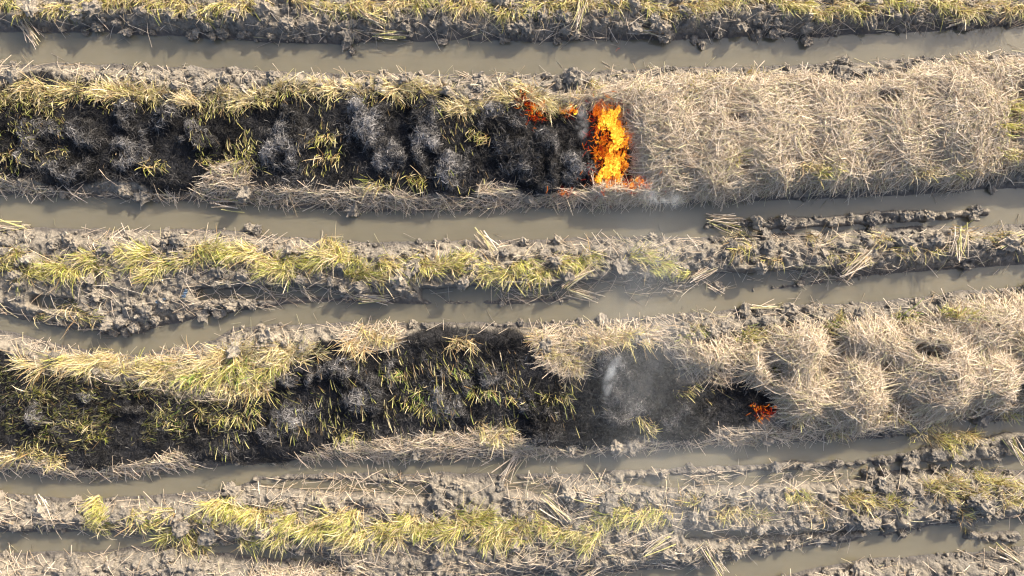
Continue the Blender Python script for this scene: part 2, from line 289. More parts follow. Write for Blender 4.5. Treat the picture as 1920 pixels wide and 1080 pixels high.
def clod_material():
    m, ns, ls = new_mat('clod_mud')
    out = ns.new('ShaderNodeOutputMaterial'); p = principled(ns, 0.85, 0.28)
    geo = ns.new('ShaderNodeNewGeometry'); pos = geo.outputs['Position']; oi = ns.new('ShaderNodeObjectInfo')
    n2 = tex_noise(ns, ls, 28, 5, 0.65, pos); n3 = tex_noise(ns, ls, 110, 3, 0.6, pos)
    r1 = ramp(ns, [(0.28, (0.125, 0.111, 0.092)), (0.5, (0.235, 0.212, 0.177)), (0.78, (0.330, 0.300, 0.250))]); ls.new(n2.outputs['Fac'], r1.inputs['Fac'])
    r2 = ramp(ns, [(0.0, (0.66, 0.66, 0.67)), (0.5, (0.98, 0.95, 0.92)), (0.88, (1.1, 1.05, 0.98)), (1.0, (1.25, 1.22, 1.17))]); ls.new(oi.outputs['Random'], r2.inputs['Fac'])
    ls.new(mixc(ns, ls, 1.0, r1.outputs[0], r2.outputs[0], 'MULTIPLY'), p.inputs['Base Color'])
    b = ns.new('ShaderNodeBump'); b.inputs['Strength'].default_value = 1.0; b.inputs['Distance'].default_value = 0.05; ls.new(n2.outputs['Fac'], b.inputs['Height'])
    b2 = ns.new('ShaderNodeBump'); b2.inputs['Strength'].default_value = 0.6; b2.inputs['Distance'].default_value = 0.01; ls.new(n3.outputs['Fac'], b2.inputs['Height']); ls.new(b.outputs[0], b2.inputs['Normal'])
    ls.new(b2.outputs[0], p.inputs['Normal']); ls.new(p.outputs[0], out.inputs[0]); return m
def water_material():
    m, ns, ls = new_mat('muddy_water')
    out = ns.new('ShaderNodeOutputMaterial'); p = principled(ns, 0.06, 0.5)
    geo = ns.new('ShaderNodeNewGeometry'); pos = geo.outputs['Position']
    mp = ns.new('ShaderNodeMapping'); mp.inputs['Scale'].default_value = (0.5, 1.6, 1); ls.new(pos, mp.inputs['Vector'])
    n1 = tex_noise(ns, ls, 2.2, 5, 0.6, mp.outputs[0], 0.4)
    r = ramp(ns, [(0.3, (0.146, 0.132, 0.092)), (0.7, (0.178, 0.157, 0.108))]); ls.new(n1.outputs['Fac'], r.inputs['Fac'])
    ls.new(r.outputs[0], p.inputs['Base Color'])
    p.inputs['Subsurface Weight'].default_value = 1.0; p.inputs['Subsurface Radius'].default_value = (0.06, 0.05, 0.035); p.inputs['Subsurface Scale'].default_value = 1.0
    n2 = tex_noise(ns, ls, 9, 3, 0.5, pos); b = ns.new('ShaderNodeBump'); b.inputs['Strength'].default_value = 0.08; b.inputs['Distance'].default_value = 0.01
    ls.new(n2.outputs['Fac'], b.inputs['Height']); ls.new(b.outputs[0], p.inputs['Normal'])
    ls.new(p.outputs[0], out.inputs[0]); return m
def strand_material(name, rough=0.6, spec=0.3, trans=0.0):
    m, ns, ls = new_mat(name)
    out = ns.new('ShaderNodeOutputMaterial'); p = principled(ns, rough, spec)
    a = node(ns, 'ShaderNodeAttribute', attribute_name='Col'); geo = ns.new('ShaderNodeNewGeometry')
    n = tex_noise(ns, ls, 60, 2, 0.5, geo.outputs['Position']); r = ramp(ns, [(0.3, (0.82, 0.80, 0.78)), (0.7, (1.12, 1.12, 1.12))]); ls.new(n.outputs['Fac'], r.inputs['Fac'])
    c = mixc(ns, ls, 1.0, a.outputs['Color'], r.outputs[0], 'MULTIPLY'); ls.new(c, p.inputs['Base Color'])
    if trans > 0:
        t = ns.new('ShaderNodeBsdfTranslucent'); ls.new(c, t.inputs[0]); mx = ns.new('ShaderNodeMixShader'); mx.inputs[0].default_value = trans
        ls.new(p.outputs[0], mx.inputs[1]); ls.new(t.outputs[0], mx.inputs[2]); ls.new(mx.outputs[0], out.inputs[0])
    else: ls.new(p.outputs[0], out.inputs[0])
    return m
def heap_material(name, c0, c1, scale=120):
    m, ns, ls = new_mat(name)
    out = ns.new('ShaderNodeOutputMaterial'); p = principled(ns, 0.9, 0.15); geo = ns.new('ShaderNodeNewGeometry')
    n = tex_noise(ns, ls, scale, 3, 0.7, geo.outputs['Position']); r = ramp(ns, [(0.35, c0), (0.68, c1)]); ls.new(n.outputs['Fac'], r.inputs['Fac']); ls.new(r.outputs[0], p.inputs['Base Color'])
    b = ns.new('ShaderNodeBump'); b.inputs['Strength'].default_value = 0.8; b.inputs['Distance'].default_value = 0.02; ls.new(n.outputs['Fac'], b.inputs['Height']); ls.new(b.outputs[0], p.inputs['Normal'])
    ls.new(p.outputs[0], out.inputs[0]); return m
def flame_material():
    m, ns, ls = new_mat('flame'); out = ns.new('ShaderNodeOutputMaterial')
    a = node(ns, 'ShaderNodeAttribute', attribute_name='Col'); geo = ns.new('ShaderNodeNewGeometry')
    mp = ns.new('ShaderNodeMapping'); mp.inputs['Scale'].default_value = (1, 1, 0.45); ls.new(geo.outputs['Position'], mp.inputs['Vector'])
    n = tex_noise(ns, ls, 38, 4, 0.6, mp.outputs[0], 1.2)
    r = ramp(ns, [(0.32, (0.22, 0.07, 0.03)), (0.50, (0.85, 0.70, 0.5)), (0.66, (1.35, 1.9, 3.0))]); ls.new(n.outputs['Fac'], r.inputs['Fac'])
    c = mixc(ns, ls, 1.0, a.outputs['Color'], r.outputs[0], 'MULTIPLY')
    e = ns.new('ShaderNodeEmission'); ls.new(c, e.inputs[0]); e.inputs[1].default_value = 1.0
    t = ns.new('ShaderNodeBsdfTransparent'); mx = ns.new('ShaderNodeMixShader')
    r2 = ramp(ns, [(0.37, (0, 0, 0)), (0.56, (1, 1, 1))]); ls.new(n.outputs['Fac'], r2.inputs['Fac'])
    mm = node(ns, 'ShaderNodeMath', operation='MULTIPLY'); ls.new(r2.outputs[0], mm.inputs[0]); ls.new(a.outputs['Alpha'], mm.inputs[1])
    ls.new(mm.outputs[0], mx.inputs[0]); ls.new(t.outputs[0], mx.inputs[1]); ls.new(e.outputs[0], mx.inputs[2]); ls.new(mx.outputs[0], out.inputs[0]); return m
def ember_material():
    m, ns, ls = new_mat('ember'); out = ns.new('ShaderNodeOutputMaterial')
    a = node(ns, 'ShaderNodeAttribute', attribute_name='Col'); e = ns.new('ShaderNodeEmission'); ls.new(a.outputs['Color'], e.inputs[0]); e.inputs[1].default_value = 1.0
    ls.new(e.outputs[0], out.inputs[0]); return m

MUD = mud_material(); CLOD = clod_material(); WATER = water_material()
STRAW = strand_material('straw', 0.55, 0.35, 0.12); GRASS = strand_material('rice_leaf', 0.5, 0.35, 0.30); ASH = strand_material('ash_fibre', 0.9, 0.1)
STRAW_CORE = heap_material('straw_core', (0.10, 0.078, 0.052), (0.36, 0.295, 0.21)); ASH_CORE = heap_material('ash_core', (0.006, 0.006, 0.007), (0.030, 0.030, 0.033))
FLAME = flame_material(); EMBER = ember_material()

# ------------------------------------------------------------------ object helpers
def tag(o, label=None, cat=None, group=None, kind=None):
    if label: o['label'] = label
    if cat: o['category'] = cat
    if group: o['group'] = group
    if kind: o['kind'] = kind
    return o
def link(name, me, mat=None, parent=None, smooth=False):
    if mat is not None and not me.materials: me.materials.append(mat)
    if smooth: me.polygons.foreach_set('use_smooth', np.ones(len(me.polygons), bool))
    o = bpy.data.objects.new(name, me); COL.objects.link(o)
    if parent is not None: o.parent = parent
    return o
def mesh_np(name, V, F):
    """V (n,3), F (m,4) or (m,3)"""
    me = bpy.data.meshes.new(name); k = F.shape[1]
    me.vertices.add(len(V)); me.vertices.foreach_set('co', np.ascontiguousarray(V, np.float32).ravel())
    me.loops.add(F.size); me.loops.foreach_set('vertex_index', np.ascontiguousarray(F, np.int32).ravel())
    me.polygons.add(len(F)); me.polygons.foreach_set('loop_start', np.arange(0, F.size, k, dtype=np.int32))
    me.update(calc_edges=True); return me
def add_col(me, C, name='Col'):
    a = me.color_attributes.new(name, 'FLOAT_COLOR', 'POINT')
    if C.shape[1] == 3: C = np.hstack([C, np.ones((len(C), 1))])
    a.data.foreach_set('color', np.ascontiguousarray(C, np.float32).ravel())

def strands(P, M, Q, w, c0, c1, seg=2, k=3, tip=0.4, up=0.0):
    """N bent stalks from P over M to Q; k=3 tube, k=2 blade. Returns V, F, C"""
    N = len(P); t = np.linspace(0, 1, seg + 1)[None, :, None]
    B = (1 - t) ** 2 * P[:, None] + 2 * t * (1 - t) * M[:, None] + t * t * Q[:, None]
    T = Q - P; T /= np.linalg.norm(T, axis=1, keepdims=True) + 1e-9
    R = rng.normal(size=(N, 3)); R[:, 2] *= (1 - up)
    s1 = np.cross(T, R); s1 /= np.linalg.norm(s1, axis=1, keepdims=True) + 1e-9
    if up > 0:                                                # blades lying mostly flat
        zz = np.tile(np.array([[0, 0, 1.0]]), (N, 1)) + 0.9 * rng.normal(size=(N, 3)) * (1 - up)
        s1 = np.cross(T, zz); s1 /= np.linalg.norm(s1, axis=1, keepdims=True) + 1e-9
    s2 = np.cross(T, s1)
    wt = (1 - (1 - tip) * np.linspace(0, 1, seg + 1) ** 1.5)[None, :, None] * np.asarray(w).reshape(-1, 1, 1)
    V = []
    for a in range(k):
        if k == 2: off = s1 * (1 if a == 0 else -1)
        else:
            an = 2 * math.pi * a / k; off = s1 * math.cos(an) + s2 * math.sin(an)
        V.append(B + off[:, None] * wt)
    V = np.stack(V, 2).reshape(-1, 3)                         # N, ring, k
    base = (np.arange(N) * (seg + 1) * k)[:, None, None]
    ring = (np.arange(seg) * k)[None, :, None]
    pairs = [(0, 1)] if k == 2 else [(a, (a + 1) % k) for a in range(k)]
    F = np.stack([np.stack([base[..., 0] + ring[..., 0] + a, base[..., 0] + ring[..., 0] + b, base[..., 0] + ring[..., 0] + k + b, base[..., 0] + ring[..., 0] + k + a], -1) for a, b in pairs], 2).reshape(-1, 4)
    tt = np.linspace(0, 1, seg + 1)[None, :, None, None]
    C = (c0[:, None, None, :] * (1 - tt) + c1[:, None, None, :] * tt) * np.ones((1, 1, k, 1))
    return V, F, C.reshape(-1, c0.shape[1])
def strand_mesh(name, parts):
    Vs, Fs, Cs = [], [], []; o = 0
    for V, F, C in parts:
        Vs.append(V); Fs.append(F + o); Cs.append(C); o += len(V)
    me = mesh_np(name, np.vstack(Vs), np.vstack(Fs)); add_col(me, np.vstack(Cs)); return me

STRAW_COLS = np.array([(0.70, 0.585, 0.435), (0.60, 0.495, 0.365), (0.50, 0.425, 0.335), (0.77, 0.67, 0.52), (0.38, 0.29, 0.19), (0.58, 0.53, 0.32), (0.63, 0.55, 0.45)]) * np.array([0.95, 0.94, 0.93])
def pick(n, cols, w=None, var=0.12):
    c = cols[rng.choice(len(cols), n, p=w)] * (1 + var * rng.normal(size=(n, 1))); return np.clip(c, 0.003, 0.9)
def lying(px, py, R, length, ang, lift, width, cols, w=None, seg=2, k=3, bend=0.06):
    """stalks draped over the surface raster R; px, py in photo pixels at the surface"""
    n = len(px); L = np.asarray(length) * PPM
    z0 = samp(R, px, py); sc = 1 - np.clip(z0, 0, 1) / CAM_H * 0
    ux, uy = np.cos(ang), np.sin(ang)
    ax, ay = px - ux * L / 2, py - uy * L / 2; bx, by = px + ux * L / 2, py + uy * L / 2
    za, zb, zm = np.maximum(samp(R, ax, ay), 0), np.maximum(samp(R, bx, by), 0), np.maximum(z0, 0)
    zm = np.maximum(zm, 0.5 * (za + zb)); cap = zm + 0.02
    za = np.clip(za, zm - 0.35 * length, cap); zb = np.clip(zb, zm - 0.35 * length, cap)
    j = rng.normal(size=(n, 2)) * 0.018
    P = np.stack([wx(ax), wy(ay), za + lift + j[:, 0] + .004], 1); Q = np.stack([wx(bx), wy(by), zb + lift + j[:, 1] + .004], 1)
    Mx = rng.normal(size=n) * bend * length; 
    M = np.stack([wx(px) + uy * Mx, wy(py) + ux * Mx, zm * 2 - 0.5 * (za + zb) + lift + 0.01], 1)
    c = pick(n, cols, w); return strands(P, M, Q, width, c * rng.uniform(.8, 1.05, (n, 1)), c, seg, k, 0.5)
def scatter(mask, n, lo=0.02, box=(-160, -130, 2080, 1210)):
    """n random points with density proportional to the mask"""
    x0, y0, x1, y1 = box; out = []; got = 0; mx = float(mask.max())
    while got < n:
        px = rng.uniform(x0, x1, n * 3); py = rng.uniform(y0, y1, n * 3)
        v = samp(mask, px, py); ok = (v > lo) & (rng.random(n * 3) * mx < v)
        out.append(np.stack([px[ok], py[ok]], 1)); got += ok.sum()
        if got == 0: break
    a = np.vstack(out)[:n]; return a[:, 0], a[:, 1]

# ------------------------------------------------------------------ the setting: mud banks, ditch water
mA = lambda x: 0.5 * (A_up(x) + A_lo(x)); mB = lambda x: 0.5 * (B_up(x) + B_lo(x)) - 8; mC = lambda x: 0.5 * (C_up(x) + C_lo(x)); mD = lambda x: np.where(x > 1560, D_lo(x) - 12, 0.5 * (D_up(x) + D_lo(x)))
far_up = lambda x: np.full(np.shape(x), -320.0) ; far_lo = lambda x: np.full(np.shape(x), 1390.0)
BANKS = [('grassy mud bank along the top edge above the first ditch', far_up, mA), ('wide strip of charred stubble and straw between first and second ditches', mA, mB),
         ('cloddy mud ridge with yellow-green tufts between second and third ditches', mB, mC), ('wide strip of smoking ash and straw between third and fourth ditches', mC, mD),
         ('cloddy mud ridge with yellow-green tufts below the fourth ditch', mD, F_mid), ('mud and straw bank along the bottom edge', F_mid, far_lo)]
fx = np.arange(-150, 2071, 2.6)
far_x = np.array([-9000, -4000, -1800, -900, -500, -320, -230])
gx = np.concatenate([far_x, fx, 1920 - far_x[::-1]])
bank_ob = []
for bi, (lab, up, lo) in enumerate(BANKS):
    hgt = 110 if bi in (0, 5) else float(np.mean(lo(fx) - up(fx)))
    nv = int(hgt / 2.5) + 1
    if bi == 0:
        far = np.array([-9000, -4000, -1800, -800, -330.0]); near = np.linspace(0, 1, 130)
        yy = np.vstack([np.tile(far[:, None], (1, len(gx))), -190 + near[:, None] * (lo(gx) + 190)[None]])
    elif bi == 5:
        far = np.array([1420, 1900, 3000, 5000, 10000.0]); near = np.linspace(0, 1, 110)
        yy = np.vstack([up(gx)[None] + near[:, None] * (1270 - up(gx))[None], np.tile(far[:, None], (1, len(gx)))])
    else:
        yy = up(gx)[None] + np.linspace(0, 1, nv)[:, None] * (lo(gx) - up(gx))[None]
    xx = np.tile(gx[None], (yy.shape[0], 1))
    zz = samp(G, xx, yy)
    V = np.stack([wx(xx), wy(yy), zz], -1).reshape(-1, 3)
    nr, nc = yy.shape; idx = np.arange(nr * nc).reshape(nr, nc)
    F = np.stack([idx[:-1, :-1], idx[1:, :-1], idx[1:, 1:], idx[:-1, 1:]], -1).reshape(-1, 4)
    me = mesh_np('mud_bank', V, F)
    lit = np.clip(samp(np.maximum(M_straw, np.maximum(0.8 * M_gap, 0.35 * M_mat)), xx, yy), 0, 1)
    wet = 1 - sstep(0.006, 0.05, zz + 0.02 * fbm(xx, yy, 20, 22, 3))
    C = np.stack([samp(M_burn, xx, yy), lit, wet, np.ones_like(zz)], -1).reshape(-1, 4)
    add_col(me, C, 'Mask')
    o = link('mud_bank', me, MUD, smooth=True); tag(o, lab, kind='structure'); bank_ob.append(o)
def bank_of(px, py):
    b = np.zeros(len(px), int)
    for k, f in enumerate((mA, mB, mC, mD, F_mid)): b += py > f(px)
    return b

names = ['first ditch water with slanted sunlit streaks near the top edge', 'second ditch water just below the upper burnt strip', 'third ditch water, bending down at its left end',
         'fourth ditch water just below the lower burnt strip', 'shallow ditch water along the bottom edge']
cuts = [far_up, lambda x: 0 * x + 255.0, lambda x: 0 * x + 490.0, lambda x: 0 * x + 725.0, lambda x: 0 * x + 958.0, far_lo]
wgx = np.linspace(-900, 2820, 63)
for k in range(5):
    rows = np.linspace(0, 1, 9)[:, None]; yy = cuts[k](wgx)[None] * (1 - rows) + cuts[k + 1](wgx)[None] * rows; xx = np.tile(wgx[None], (9, 1))
    V = np.stack([wx(xx), wy(yy), 0 * xx], -1).reshape(-1, 3); idx = np.arange(9 * 63).reshape(9, 63)
    F = np.stack([idx[:-1, :-1], idx[1:, :-1], idx[1:, 1:], idx[:-1, 1:]], -1).reshape(-1, 4)
    tag(link('ditch_water', mesh_np('ditch_water', V, F), WATER), names[k], kind='structure')

# ------------------------------------------------------------------ clods: parts of the bank they lie on
def clod_mesh(seed, sub):
    bm = bmesh.new(); bmesh.ops.create_icosphere(bm, subdivisions=sub, radius=1.0)
    off = Vector((seed * 13.7, seed * 5.1, seed * 2.3)); sx, sy, sz = random.uniform(.8, 1.25), random.uniform(.75, 1.1), random.uniform(.6, .85)
    for v in bm.verts:
        n = v.co.normalized(); d = 1 + 0.45 * mnoise.noise(n * 1.1 + off) + 0.34 * mnoise.noise(n * 2.6 + off) + 0.26 * mnoise.noise(n * 5.5 + off) + 0.14 * mnoise.noise(n * 11 + off)
        c = mnoise.voronoi(n * 1.7 + off)[0]; d *= 0.74 + 0.65 * min(c[1] - c[0], 0.5); c = mnoise.voronoi(n * 3.6 + off)[0]; d *= 0.88 + 0.4 * min(c[1] - c[0], 0.4)
        v.co = Vector((n.x * sx, n.y * sy, n.z * sz)) * d
    me = bpy.data.meshes.new('clod'); bm.to_mesh(me); bm.free(); me.materials.append(CLOD)
    return me
clod_vars = [clod_mesh(s, 3) for s in range(16)]
small_vars = []
for s in range(8):
    me = clod_mesh(50 + s, 1); V = np.empty(len(me.vertices) * 3, np.float32); me.vertices.foreach_get('co', V)
    F = np.array([list(p.vertices) for p in me.polygons]); small_vars.append((V.reshape(-1, 3), F)); bpy.data.meshes.remove(me)
M_top = 1 - sstep(18, 34, PYg)                                    # grass row along the top edge
M_mud = sstep(-5, 4, dW) * (1 - .9 * np.clip(poly_mask([(80, 668), (620, 648), (620, 690), (500, 735), (90, 705)], 12, 4, 9), 0, 1)) * (1 - np.clip(np.maximum.reduce([M_burn, M_straw, M_gap]), 0, 1)) * (1 - 0.75 * M_mat) * (1 - 0.92 * np.clip(Pd, 0, 1))
M_mud *= np.clip(0.5 + 1.6 * fbm(PXg, PYg, 90, 28, 3), 0.05, 1.3)
M_mud *= 1 - (((PYg > A_lo(PXg) + 50) & (PYg < B_up(PXg) - 20)) | ((PYg > C_lo(PXg) + 45) & (PYg < D_up(PXg) - 18)))
M_bar = np.zeros(PXg.shape)
for pts, hw, hh in bars: M_bar = np.maximum(M_bar, 1 - sstep(-5, 3, line_dist(pts, hw)))
M_mud = np.maximum(M_mud, 0.55 * M_bar)
px, py = scatter(M_mud, 1900, box=(-110, -60, 2030, 1140))
tx, ty = scatter(M_mud * (PYg > 26) * (PYg < 80), 170, box=(-60, 26, 1980, 82)); px = np.concatenate([tx, px]); py = np.concatenate([ty, py])
bk = bank_of(px, py); cnt = [0] * 6; placed = {k: [] for k in range(6)}
order = np.concatenate([np.arange(len(tx)), len(tx) + rng.permutation(len(px) - len(tx))]); rad = np.clip(rng.lognormal(math.log(0.050), 0.42, len(px)), 0.024, 0.125)
special = [(383, 590, .085), (478, 573, .062), (470, 566, .05), (440, 571, .085), (424, 582, .055), (345, 592, .055), (398, 572, .06), (410, 588, .06), (240, 602, .09), (215, 610, .085), (190, 600, .07), (300, 598, .08), (290, 585, .07), (260, 615, .06), (1478, 425, .07), (1555, 418, .07), (1630, 412, .08), (1735, 405, .08), (1700, 407, .06), (1640, 900, .1), (1625, 885, .09), (1655, 885, .075), (1740, 848, .09), (1710, 852, .07), (1500, 872, .07), (1450, 873, .06), (1565, 866, .06), (650, 85, .07), (660, 96, .05), (1510, 78, .09), (1315, 85, .07), (1300, 75, .06), (830, 80, .07), (485, 432, .1), (470, 428, .07), (1860, 960, .07), (1690, 1000, .07), (1560, 1012, .06), (1480, 1015, .06), (1530, 1010, .06), (1650, 860, .04), (1664, 858, .04), (1570, 1004, .05), (1500, 420, .05), (1590, 416, .06)]
def put_clod(x, y, r, b):
    me = clod_vars[random.randrange(16)]; o = bpy.data.objects.new('clod', me); COL.objects.link(o); o.parent = bank_ob[b]
    z = float(samp(G, x, y)); o.location = (float(wx(x)), float(wy(y)), max(z, -0.01) + r * 0.42)
    o.rotation_euler = (random.uniform(-.5, .5), random.uniform(-.5, .5), random.uniform(0, 6.28)); s = r * random.uniform(.85, 1.15); o.scale = (s, s, s * random.uniform(.8, 1.1)); cnt[b] += 1
for x, y, r in special: put_clod(x, y, r, int(bank_of(np.array([x]), np.array([y]))[0]))
for i in order:
    b = int(bk[i])
    if cnt[b] < 300: put_clod(px[i], py[i], rad[i], b)
px, py = scatter(M_mud, 7500); bk = bank_of(px, py)
for b in range(6):
    Vs, Fs = [], []; o0 = 0
    for x, y in zip(px[bk == b], py[bk == b]):
        V, F = small_vars[random.randrange(8)]; a = random.uniform(0, 6.28); r = random.uniform(.010, .032)
        c, s = math.cos(a), math.sin(a); W = np.stack([V[:, 0] * c - V[:, 1] * s, V[:, 0] * s + V[:, 1] * c, V[:, 2]], 1) * r
        W += (float(wx(x)), float(wy(y)), max(float(samp(G, x, y)), -.004) + r * .3); Vs.append(W); Fs.append(F + o0); o0 += len(V)
    if Vs: tag(link('mud_crumbs', mesh_np('mud_crumbs', np.vstack(Vs), np.vstack(Fs)), CLOD, bank_ob[b]), kind='stuff')

# ------------------------------------------------------------------ straw heaps
px, py = scatter(M_straw * np.clip(0.35 + 0.65 * sstep(0.02, 0.15, S - G), 0, 1), 62000)
sid = straw_id[np.clip(((py - Y0) / STEP).astype(int), 0, NY - 1), np.clip(((px - X0) / STEP).astype(int), 0, NX - 1)]
loose_parts = {b: [] for b in range(6)}
flow = 3.0 * fbm(PXg, PYg, 70, 17, 3)
def straw_batch(px, py, lift_hi=0.06, lmin=.07, lmax=.31, w=None):
    n = len(px); ang = np.where(rng.random(n) < .3, samp(flow, px, py) * 2 + rng.normal(size=n) * .5, rng.uniform(0, math.pi, n))
    return lying(px, py, S, rng.uniform(lmin, lmax, n), ang, rng.random(n) ** 1.6 * lift_hi, rng.uniform(.0020, .0044, n), STRAW_COLS, w, bend=.11)
for k, h in enumerate(straw_heaps):
    cx, cy, rx, ry, hh, lab = h
    s = 1 - hh / CAM_H; cx = 960 + (cx - 960) * s; cy = 540 + (cy - 540) * s
    na, nr = 48, 14; th = np.linspace(0, 2 * math.pi, na, endpoint=False); rr = np.linspace(0.02, 1.0, nr)
    X = cx + rr[:, None] * rx * 1.15 * np.cos(th)[None]; Y = cy + rr[:, None] * ry * 1.15 * np.sin(th)[None]
    Z = samp(S, X, Y) - 0.012 - 0.10 * sstep(.75, 1, rr)[:, None]
    V = np.stack([wx(X), wy(Y), Z], -1).reshape(-1, 3); idx = np.arange(nr * na).reshape(nr, na); nx = np.roll(idx, -1, 1)
    F = np.stack([idx[:-1], idx[1:], nx[1:], nx[:-1]], -1).reshape(-1, 4)[:, ::-1]
    o = link('straw_heap', mesh_np('straw_heap', V, F), STRAW_CORE, smooth=True); tag(o, lab, 'straw heap', 'straw heaps in the two windrows')
    m = sid == k
    if m.sum() > 4: tag(link('straw', strand_mesh('straw', [straw_batch(px[m], py[m])]), STRAW, o), kind='stuff')
m = sid < 0; bk = bank_of(px, py)
for b in (1, 3):
    q = m & (bk == b)
    if q.sum(): loose_parts[b].append(straw_batch(px[q], py[q], 0.03))

# loose straw lying on the mud, thicker on the mats beside the burnt strips
M_loose = np.clip(0.16 * sstep(-3, 6, dW) * (1 - M_burn) * (1 - M_straw) * np.clip(.6 + 2.2 * fbm(PXg, PYg, 110, 36, 3), .1, 1.6) + 0.8 * M_mat * sstep(-8, 2, dW) * (1 - M_burn) + 0.35 * M_gap, 0, 1)
px, py = scatter(M_loose, 17000, 0.005); bk = bank_of(px, py)
base_ang = np.where(rng.random(len(px)) < .55, rng.normal(size=len(px)) * .45 + samp(flow, px, py) * .6, rng.uniform(0, math.pi, len(px)))
for b in range(6):
    q = bk == b; n = int(q.sum())
    if n: loose_parts[b].append(lying(px[q], py[q], S, rng.uniform(.08, .30, n), base_ang[q], rng.random(n) ** 2 * .035 + .006, rng.uniform(.0022, .0046, n), STRAW_COLS, [.2, .22, .2, .12, .1, .08, .08]))
# a few stalks afloat in the ditches
px, py = scatter((dW < 0) * 1.0 * (dW > -14), 260, 0.5); n = len(px)
bk = bank_of(px, py); fl = np.maximum(G, 0.002)
for b in range(6):
    q = bk == b; m_ = int(q.sum())
    if m_: loose_parts[b].append(lying(px[q], py[q], fl, rng.uniform(.04, .2, m_), rng.uniform(0, math.pi, m_), np.full(m_, .002), rng.uniform(.002, .004, m_), STRAW_COLS * .6, bend=.03))
for b in range(6):
    if loose_parts[b]: tag(link('loose_straw', strand_mesh('loose_straw', loose_parts[b]), STRAW, bank_ob[b]), kind='stuff')

# ------------------------------------------------------------------ burnt strips: ash heaps, ash fibres, scorched stubble
ASH_COLS = np.array([(0.022, 0.022, 0.025), (0.05, 0.05, 0.056), (0.11, 0.11, 0.118), (0.20, 0.195, 0.20), (0.34, 0.33, 0.325)])
def ash_batch(px, py, w, lift=.03, lmin=.03, lmax=.10):
    n = len(px); a = np.clip(samp(ASHY, px, py) + .16 * rng.normal(size=n), 0, 1)
    V, F, C = lying(px, py, S, rng.uniform(lmin, lmax, n), rng.uniform(0, math.pi, n), rng.random(n) ** 1.5 * lift, rng.uniform(.0016, .0036, n), ASH_COLS, w, 2, 2, .3)
    g = np.interp(a, [0, .25, .5, 1], [.010, .024, .075, .26])[:, None] * rng.uniform(.5, 1.4, (n, 1)) * np.array([1.03, 1, .98])
    return V, F, np.repeat(g, len(C) // n, 0)
px, py = scatter(M_ash, 42000); aid = ash_id[((py - Y0) / STEP).astype(int), ((px - X0) / STEP).astype(int)]
ords = ['first', 'second', 'third', 'fourth', 'fifth', 'sixth', 'seventh', 'eighth', 'ninth', 'tenth', 'eleventh', 'twelfth', 'thirteenth', 'fourteenth', 'fifteenth', 'sixteenth', 'seventeenth', 'eighteenth', 'nineteenth']
tens = {20: 'twenty', 30: 'thirty', 40: 'forty', 50: 'fifty', 60: 'sixty', 70: 'seventy'}
def ordinal(i):
    if i < 19: return ords[i]
    n = i + 1; t, u = n // 10 * 10, n % 10
    return tens[t][:-1] + 'ieth' if u == 0 else tens[t] + '-' + ords[u - 1]
ash_sp = {9: 'slender pale ash peak, top of the split mound in upper strip', 10: 'broad grey ash mound under the slender pale peak, upper strip', 11: 'large pale grey ash heap in the middle of upper strip',
          15: 'tall grey ash dome left of big fire, below the small flames', 16: 'grey ash slope between the tall dome and the big fire', 17: 'small dark ash heap directly left of the big flames',
          29: 'large ash heap with white smoke rising from it, lower strip', 31: 'low dark ash heap left of the small lower fire'}
su = sorted([h for h in ash_heaps if h[1] < 450], key=lambda h: h[0]); sl = sorted([h for h in ash_heaps if h[1] >= 450], key=lambda h: h[0])
for k, h in enumerate(ash_heaps):
    cx, cy, rx, ry, hh = h[:5]; s = 1 - hh / CAM_H; cx = 960 + (cx - 960) * s; cy = 540 + (cy - 540) * s
    na, nr = 40, 12; th = np.linspace(0, 2 * math.pi, na, endpoint=False); rr = np.linspace(0.02, 1.0, nr)
    X = cx + rr[:, None] * rx * 1.1 * np.cos(th)[None]; Y = cy + rr[:, None] * ry * 1.1 * np.sin(th)[None]
    Z = samp(S, X, Y) - 0.004 - 0.05 * sstep(.8, 1, rr)[:, None]
    V = np.stack([wx(X), wy(Y), Z], -1).reshape(-1, 3); idx = np.arange(nr * na).reshape(nr, na); nx = np.roll(idx, -1, 1)
    F = np.stack([idx[:-1], idx[1:], nx[1:], nx[:-1]], -1).reshape(-1, 4)[:, ::-1]
    strip, row = ('upper', su) if h[1] < 450 else ('lower', sl)
    lab = ash_sp.get(k) or f'grey ash heap on black ground, {ordinal(row.index(h))} from left in the {strip} burnt strip'
    o = link('ash_heap', mesh_np('ash_heap', V, F), ASH_CORE, smooth=True); tag(o, lab, 'ash heap', 'ash heaps in the burnt strips')
    m = aid == k
    if m.sum() > 4: tag(link('ash_fibres', strand_mesh('ash_fibres', [ash_batch(px[m], py[m], [.22, .24, .26, .19, .09])]), ASH, o), kind='stuff')
px, py = scatter(M_burn * (1 - .8 * M_ash) * np.clip(.5 + 1.8 * fbm(PXg, PYg, 50, 40, 3), .3, 1.3), 46000); bk = bank_of(px, py)
for b in (1, 3):
    q = bk == b; tag(link('charred_straw', strand_mesh('charred_straw', [ash_batch(px[q], py[q], [.50, .28, .15, .05, .02], .02, .03, .09)]), ASH, bank_ob[b]), kind='stuff')

